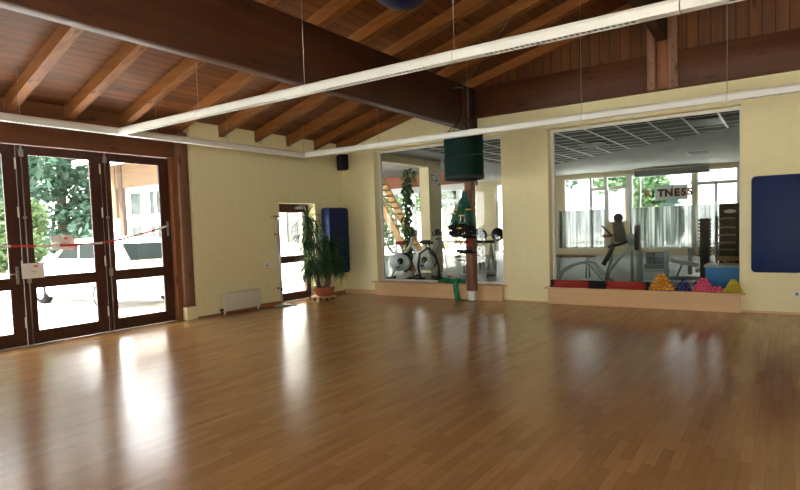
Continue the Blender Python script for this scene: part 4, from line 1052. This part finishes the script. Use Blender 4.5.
# ================================================================== outside
def leaf_cloud(m,blobs,n,size,rn):
    for k in range(n):
        c,rad=blobs[rn.randrange(len(blobs))]
        d=Vector((rn.gauss(0,1),rn.gauss(0,1),rn.gauss(0,1))).normalized()*(rn.random()**.4)
        o=Vector(c)+Vector((d.x*rad[0],d.y*rad[1],d.z*rad[2]))
        a=Vector((rn.gauss(0,1),rn.gauss(0,1),rn.gauss(0,.6))).normalized(); b_=a.orthogonal().normalized(); b_=(Matrix.Rotation(rn.uniform(0,6.3),3,a)@b_)
        s=size*rn.uniform(.6,1.3)
        m.add([o-a*s,o-b_*s*.45,o+a*s,o+b_*s*.45],[(0,1,2,3)])
def tree(name,x,y,h,w,mat,label,seed,n=2600,size=.20,conifer=False,trunk=True,group=None):
    rn=random.Random(seed); g=-.08
    r=empty(name,(x,y,g)); tag(r,label,'tree' if trunk else 'bush',group)
    blobs=[]
    if conifer:
        for k in range(9):
            f=k/8; rr=w*(1-f*.85)
            for j in range(4): 
                a=rn.uniform(0,6.3); blobs.append(((x+rr*.5*math.cos(a),y+rr*.5*math.sin(a),g+h*(.10+.85*f)),(rr*.62,rr*.62,h*.07)))
    else:
        for k in range(14 if trunk else 9):
            a=rn.uniform(0,6.3); q=rn.random()**.5*w*.62; zc=h*(rn.uniform(.45,.88) if trunk else rn.uniform(.25,.75))
            blobs.append(((x+q*math.cos(a),y+q*math.sin(a),g+zc),(w*.42,w*.42,h*(.13 if trunk else .24))))
    m=MB(); leaf_cloud(m,blobs,n,size,rn); m.build('foliage',mat,r)
    if trunk:
        t=MB().tube([(x,y,g),(x+.05,y,g+h*.3),(x,y+.05,g+h*.85)],[w*.07,w*.055,w*.02],10)
        for k in range(5):
            a=rn.uniform(0,6.3); t.tube([(x,y,g+h*(.3+.1*k)),(x+w*.5*math.cos(a),y+w*.5*math.sin(a),g+h*(.42+.1*k))],[w*.03,w*.01],6)
        t.build('trunk','bark',r)
# trees seen through the glazed doors (to the far left)
tree('spruce_tree',-29.3,7.5,15,5.0,'tree_dark','tall dark spruce tree behind the parked car, centre of the middle door',31,14000,.27,True)
tree('leafy_tree',-22.5,1.4,10,3.3,'tree_dark','dark leafy tree left behind the spruce, seen through the middle door',32,7980,.28)
tree('leafy_tree',-31,-3.2,12,4.2,'tree_mid','mid green tree at the left edge of the middle door',33,7980,.30)
tree('bush',-16.0,-1.1,3.6,2.1,'tree_light','large pale green bush behind the front of the parked car',34,7980,.16,trunk=False)
tree('bush',-15.0,-5.4,3.4,2.0,'tree_light','rounded pale green bush seen through the leftmost door',35,6840,.16,trunk=False)
tree('leafy_tree',-24,-6.5,10,4.0,'tree_mid','green tree seen at the top of the leftmost door',36,6840,.30)
tree('leafy_tree',-23,17.5,9,3.6,'tree_mid','green tree rising behind the annex roof',37,5700,.30)
# trees beyond the gym
tree('leafy_tree',.2,27,9,3.0,'tree_mid','green tree behind the shop lettering of the far gym window',41,3600,.26)
tree('leafy_tree',-16.5,23,8,3.0,'tree_mid','green tree outside the hall glazing behind the staircase',42,3400,.26)
tree('bush',-9.6,14.0,4.2,2.0,'tree_light','pale green bush outside the hall behind the bikes',43,3000,.16,trunk=False)
tree('bush',-14.5,18.5,3.4,2.4,'tree_light','pale green bush outside the white framed doors behind the hanging tubes',44,3000,.16,trunk=False)
tree('leafy_tree',-7,32,9,3.2,'tree_dark','dark green tree far outside the white framed hall doors',45,3000,.28)

tree('bush',3.2,19.6,4.4,1.45,'tree_mid','dense green shrub close outside the far gym window behind the shop lettering',49,5200,.15,trunk=False)
tree('leafy_tree',-8.4,19.5,7,2.2,'tree_mid','small green tree outside the hall directly behind the upper stair flight',46,4200,.2)
tree('bush',-6.0,18.3,2.6,1.7,'tree_light','low green bush outside the hall glazing right of the climbing plant',47,2600,.15,trunk=False)
tree('leafy_tree',-13.2,29.5,8,2.8,'tree_dark','dark tree outside beyond the staircase and the pale bush',48,3600,.25)
# parked car: nose away from the building
g=-.08
r=empty('car',(-4.8,-2.95,g)); tag(r,'white hatchback car parked outside the glazed doors','car')
x0=-7.15; y0,y1=-3.80,-2.10
def loft(secs,name,mat,par,cap=True):
    """secs: list of closed rings with equal point count"""
    n=len(secs[0]); vs=[p for s in secs for p in s]; fs=[]
    for i in range(len(secs)-1):
        for k in range(n): fs.append((i*n+k,i*n+(k+1)%n,(i+1)*n+(k+1)%n,(i+1)*n+k))
    if cap: fs += [tuple(range(n))[::-1],tuple((len(secs)-1)*n+k for k in range(n))]
    return MB().add(vs,fs,True).build(name,mat,par)
yc=(y0+y1)/2; hw=(y1-y0)/2
def ring(x,zb,zt,w,top=.86):
    pts=[(-w*.92,zb),(-w,zb+.10),(-w*1.0,zb+(zt-zb)*.55),(-w*.97,zt-.05),(-w*top,zt),(0,zt+.015),(w*top,zt),(w*.97,zt-.05),(w,zb+(zt-zb)*.55),(w,zb+.10),(w*.92,zb)]
    return [(x,yc+a,g+z) for a,z in pts]
loft([ring(x0,.30,.60,hw*.78),ring(x0+.12,.20,.76,hw*.92),ring(x0+.55,.18,.90,hw),ring(x0+1.15,.18,1.00,hw),ring(x0+2.2,.18,1.03,hw),ring(x0+3.4,.18,1.05,hw),ring(x0+4.1,.20,1.04,hw*.98),ring(x0+4.42,.24,.98,hw*.93),ring(x0+4.52,.32,.80,hw*.86)],'body','carpaint',r)
def cab(x,zt,w): return [(x,yc+a,g+z) for a,z in ((-w*1.08,1.0),(-w,zt-.06),(-w*.9,zt),(0,zt+.03),(w*.9,zt),(w,zt-.06),(w*1.08,1.0))]
def cabz(x,zb,zt,w): return [(x,yc+a,g+z) for a,z in ((-w*1.06,zb),(-w,max(zb+.005,zt-.06)),(-w*.88,zt),(0,zt+.02),(w*.88,zt),(w,max(zb+.005,zt-.06)),(w*1.06,zb))]
loft([cabz(x0+1.02,.97,1.0,hw*.80),cabz(x0+1.45,1.0,1.30,hw*.80),cabz(x0+1.85,1.02,1.50,hw*.79),cabz(x0+2.6,1.03,1.55,hw*.80),cabz(x0+3.5,1.03,1.52,hw*.79),cabz(x0+3.95,1.02,1.40,hw*.78),cabz(x0+4.35,1.0,1.05,hw*.76)],'cabin','carpaint',r)
for s in (-1,1):
    yy=yc+s*hw*.838
    for nm,pl in (('front_side_window',[(x0+1.45,1.08),(x0+2.42,1.08),(x0+2.42,1.44),(x0+1.95,1.43)]),('rear_side_window',[(x0+2.50,1.08),(x0+3.42,1.09),(x0+3.42,1.42),(x0+2.50,1.44)]),('quarter_window',[(x0+3.50,1.10),(x0+3.98,1.12),(x0+3.78,1.34),(x0+3.50,1.40)])):
        vs=[]
        for a,z in pl:
            k=hw*(.848-.055*(z-1.03)/.45)+.012
            vs.append((a,yc+s*k,g+z))
        vs += [(v[0],v[1]-s*.03,v[2]) for v in vs]
        MB().add(vs,[(0,1,2,3),(7,6,5,4),(0,4,5,1),(1,5,6,2),(2,6,7,3),(3,7,4,0)]).build(nm,'carglass',r)
    MB().rbox(x0+1.35,x0+1.55,yy+s*.06,yy+s*.22,g+1.0,g+1.13,b=.03) if False else MB().rbox(x0+1.38,x0+1.52,min(yy+s*.08,yy+s*.26),max(yy+s*.08,yy+s*.26),g+1.03,g+1.15,b=.03).build('wing_mirror','carpaint',r)
    MB().rbox(x0+2.2,x0+2.36,yc+s*(hw+.0)-.012,yc+s*(hw+.0)+.012,g+.84,g+.87,b=.005).build('door_handle','black',r)
    MB().rbox(x0+.9,x0+4.2,yc+s*hw-.012,yc+s*hw+.014,g+.50,g+.57,b=.005).build('side_moulding','louvre',r)
for s in (-1,1):
    MB().rbox(x0+4.38,x0+4.50,min(yc+s*hw*.62,yc+s*hw*.9),max(yc+s*hw*.62,yc+s*hw*.9),g+.68,g+.98,b=.02).build('tail_lamp','taillamp',r)
MB().add([(x0+4.02,yc-hw*.66,g+1.40),(x0+4.02,yc+hw*.66,g+1.40),(x0+4.385,yc+hw*.7,g+1.07),(x0+4.385,yc-hw*.7,g+1.07),(x0+3.99,yc-hw*.66,g+1.38),(x0+3.99,yc+hw*.66,g+1.38),(x0+4.35,yc+hw*.7,g+1.05),(x0+4.35,yc-hw*.7,g+1.05)],[(0,1,2,3),(7,6,5,4),(0,4,5,1),(1,5,6,2),(2,6,7,3),(3,7,4,0)]).build('rear_window','carglass',r)
MB().add([(x0+1.08,yc-hw*.72,g+1.045),(x0+1.08,yc+hw*.72,g+1.045),(x0+1.80,yc+hw*.66,g+1.485),(x0+1.80,yc-hw*.66,g+1.485),(x0+1.12,yc-hw*.72,g+1.0),(x0+1.12,yc+hw*.72,g+1.0),(x0+1.84,yc+hw*.66,g+1.45),(x0+1.84,yc-hw*.66,g+1.45)],[(0,1,2,3),(7,6,5,4),(0,4,5,1),(1,5,6,2),(2,6,7,3),(3,7,4,0)]).build('windscreen','carglass',r)
for wx in (x0+.82,x0+3.55):
    for s in (-1,1):
        w=MB().lathe([(.18,-.10),(.29,-.10),(.315,-.07),(.315,.07),(.29,.10),(.18,.10)],(wx,yc+s*(hw-.09),g+.315),'y',28).build('wheel','tyre',r)
        m=MB().lathe([(.001,-.02),(.19,-.02),(.19,.02),(.001,.02)],(wx,yc+s*(hw-.015),g+.315),'y',24)
        m.build('rim','black',w)
        m=MB()
        for k in range(5):
            a=2*PI*k/5+.3
            m.tube([(wx,yc+s*(hw+.012),g+.315),(wx+.18*math.cos(a),yc+s*(hw+.008),g+.315+.18*math.sin(a))],[.04,.028],8)
        m.lathe([(.17,-.012),(.20,-.012),(.20,.012),(.17,.012)],(wx,yc+s*(hw+.005),g+.315),'y',24)
        m.build('alloy_spokes','alloy',w)
MB().tube([(x0+2.3,yc-.3,g+1.55),(x0+2.45,yc-.3,g+1.78)],.008,6).build('aerial','black',r)

# annex building with white windows
AY=4.0
r=empty('annex_building',(-14,AY,g)); tag(r,'annex with cream timber fascia and white framed windows, seen through the right door','building')
ab=MB().box(-17.3,-8.0,AY,AY+.25,g,.5).box(-17.3,-17.0,AY,AY+.25,.5,3.62).box(-8.6,-8.0,AY,AY+.25,.5,3.62)
ab.box(-8.25,-8.0,AY+.25,AY+7,g,3.62).box(-17.3,-17.05,AY+.25,AY+7,g,3.62).box(-17.05,-8.25,AY+6.75,AY+7,g,3.62)
ab.build('wall','white_plaster',r)
MB().box(-17.0,-7.9,AY-.12,AY+.26,3.63,4.7).build('fascia','annex_wood',r)
MB().box(-16.75,-16.45,AY-.16,AY-.01,2.3,4.7).build('post','annex_wood',r) 
MB().box(-16.2,-15.9,AY-.16,AY-.005,g,4.68).build('post','brown_wood',r)
for x,xe in ((-15.85,-12.9),(-12.85,-9.4)):
    n=2; w=(xe-x)/n
    for k in range(2):
        for z0,z1 in ((.5,2.15),(2.2,3.62)):
            a,c=x+w*k,x+w*(k+1)-.02
            f=MB().box(a,a+.30,AY-.03,AY+.12,z0,z1).box(c-.30,c,AY-.03,AY+.12,z0,z1).box(a+.30,c-.30,AY-.03,AY+.12,z0,z0+.22).box(a+.30,c-.30,AY-.03,AY+.12,z1-.25,z1)
            if k==1: f.box((a+c)/2-.05,(a+c)/2+.05,AY-.03,AY+.12,z0+.22,z1-.25)
            fo=f.build('window','white',r)
            MB().box(a+.30,c-.30,AY+.03,AY+.05,z0+.22,z1-.25).build('pane','annex_glass',fo)
MB().box(-17.0,-15.87,AY+.02,AY+.2,.5,3.62).build('infill_panel','white_plaster',r); MB().box(-9.38,-8.61,AY+.02,AY+.2,.5,3.62).build('infill_panel','white_plaster',r)
rf=MB().prism([(AY-1.5,4.62),(AY+7.6,6.6),(AY+7.6,6.75),(AY-1.5,4.77)],'x',-17.1,-7.4).build('roof','brick',r)
MB().prism([(AY-1.62,4.66),(AY-1.5,4.60),(AY-1.5,4.82),(AY-1.62,4.82)],'x',-17.15,-7.35).build('gutter','white',rf)

# ================================================================== light
w=bpy.data.worlds.new('sky'); scn.world=w; w.use_nodes=True
nt=w.node_tree; nt.nodes.clear()
bg=nt.nodes.new('ShaderNodeBackground'); ow=nt.nodes.new('ShaderNodeOutputWorld')
bg.inputs[0].default_value=(.95,.94,.96,1); bg.inputs[1].default_value=1.6
nt.links.new(bg.outputs[0],ow.inputs[0])
sd=bpy.data.lights.new('sun','SUN'); sd.energy=9; sd.angle=.05; sd.color=(1,.965,.91)
so=bpy.data.objects.new('sun',sd); COL.objects.link(so); so.location=(-10,-20,20)
so.rotation_euler=Vector((-.42,-.38,.82)).to_track_quat('Z','Y').to_euler()
def portal(name,loc,size,nrm):
    l=bpy.data.lights.new(name,'AREA'); l.shape='RECTANGLE'; l.size,l.size_y=size; l.cycles.is_portal=True
    o=bpy.data.objects.new(name,l); COL.objects.link(o); o.location=loc
    o.rotation_euler=(-Vector(nrm)).to_track_quat('Z','Y').to_euler()
portal('portal_doors',(-.33,-7.75,1.4),(2.8,7.1) ,(1,0,0))
for i,(a,c) in enumerate(ADDED_RIGHT): portal('portal_right',(XR+.33,(a+c)/2,1.65),(3.1,2.2),(-1,0,0))
for a,c in ADDED_REAR: portal('portal_rear',((a+c)/2,YR-.33,1.65),(2.0,3.1),(0,1,0))
portal('portal_gym',(3.4,FB+.3,1.9),(7.0,3.2),(0,-1,0))
scn.cycles.sample_clamp_indirect=6.0
vs=scn.view_settings
scn.display_settings.display_device='sRGB'
vs.view_transform='Standard'; vs.look='None'; vs.gamma=1; vs.use_curve_mapping=False
vs.exposure=2.6
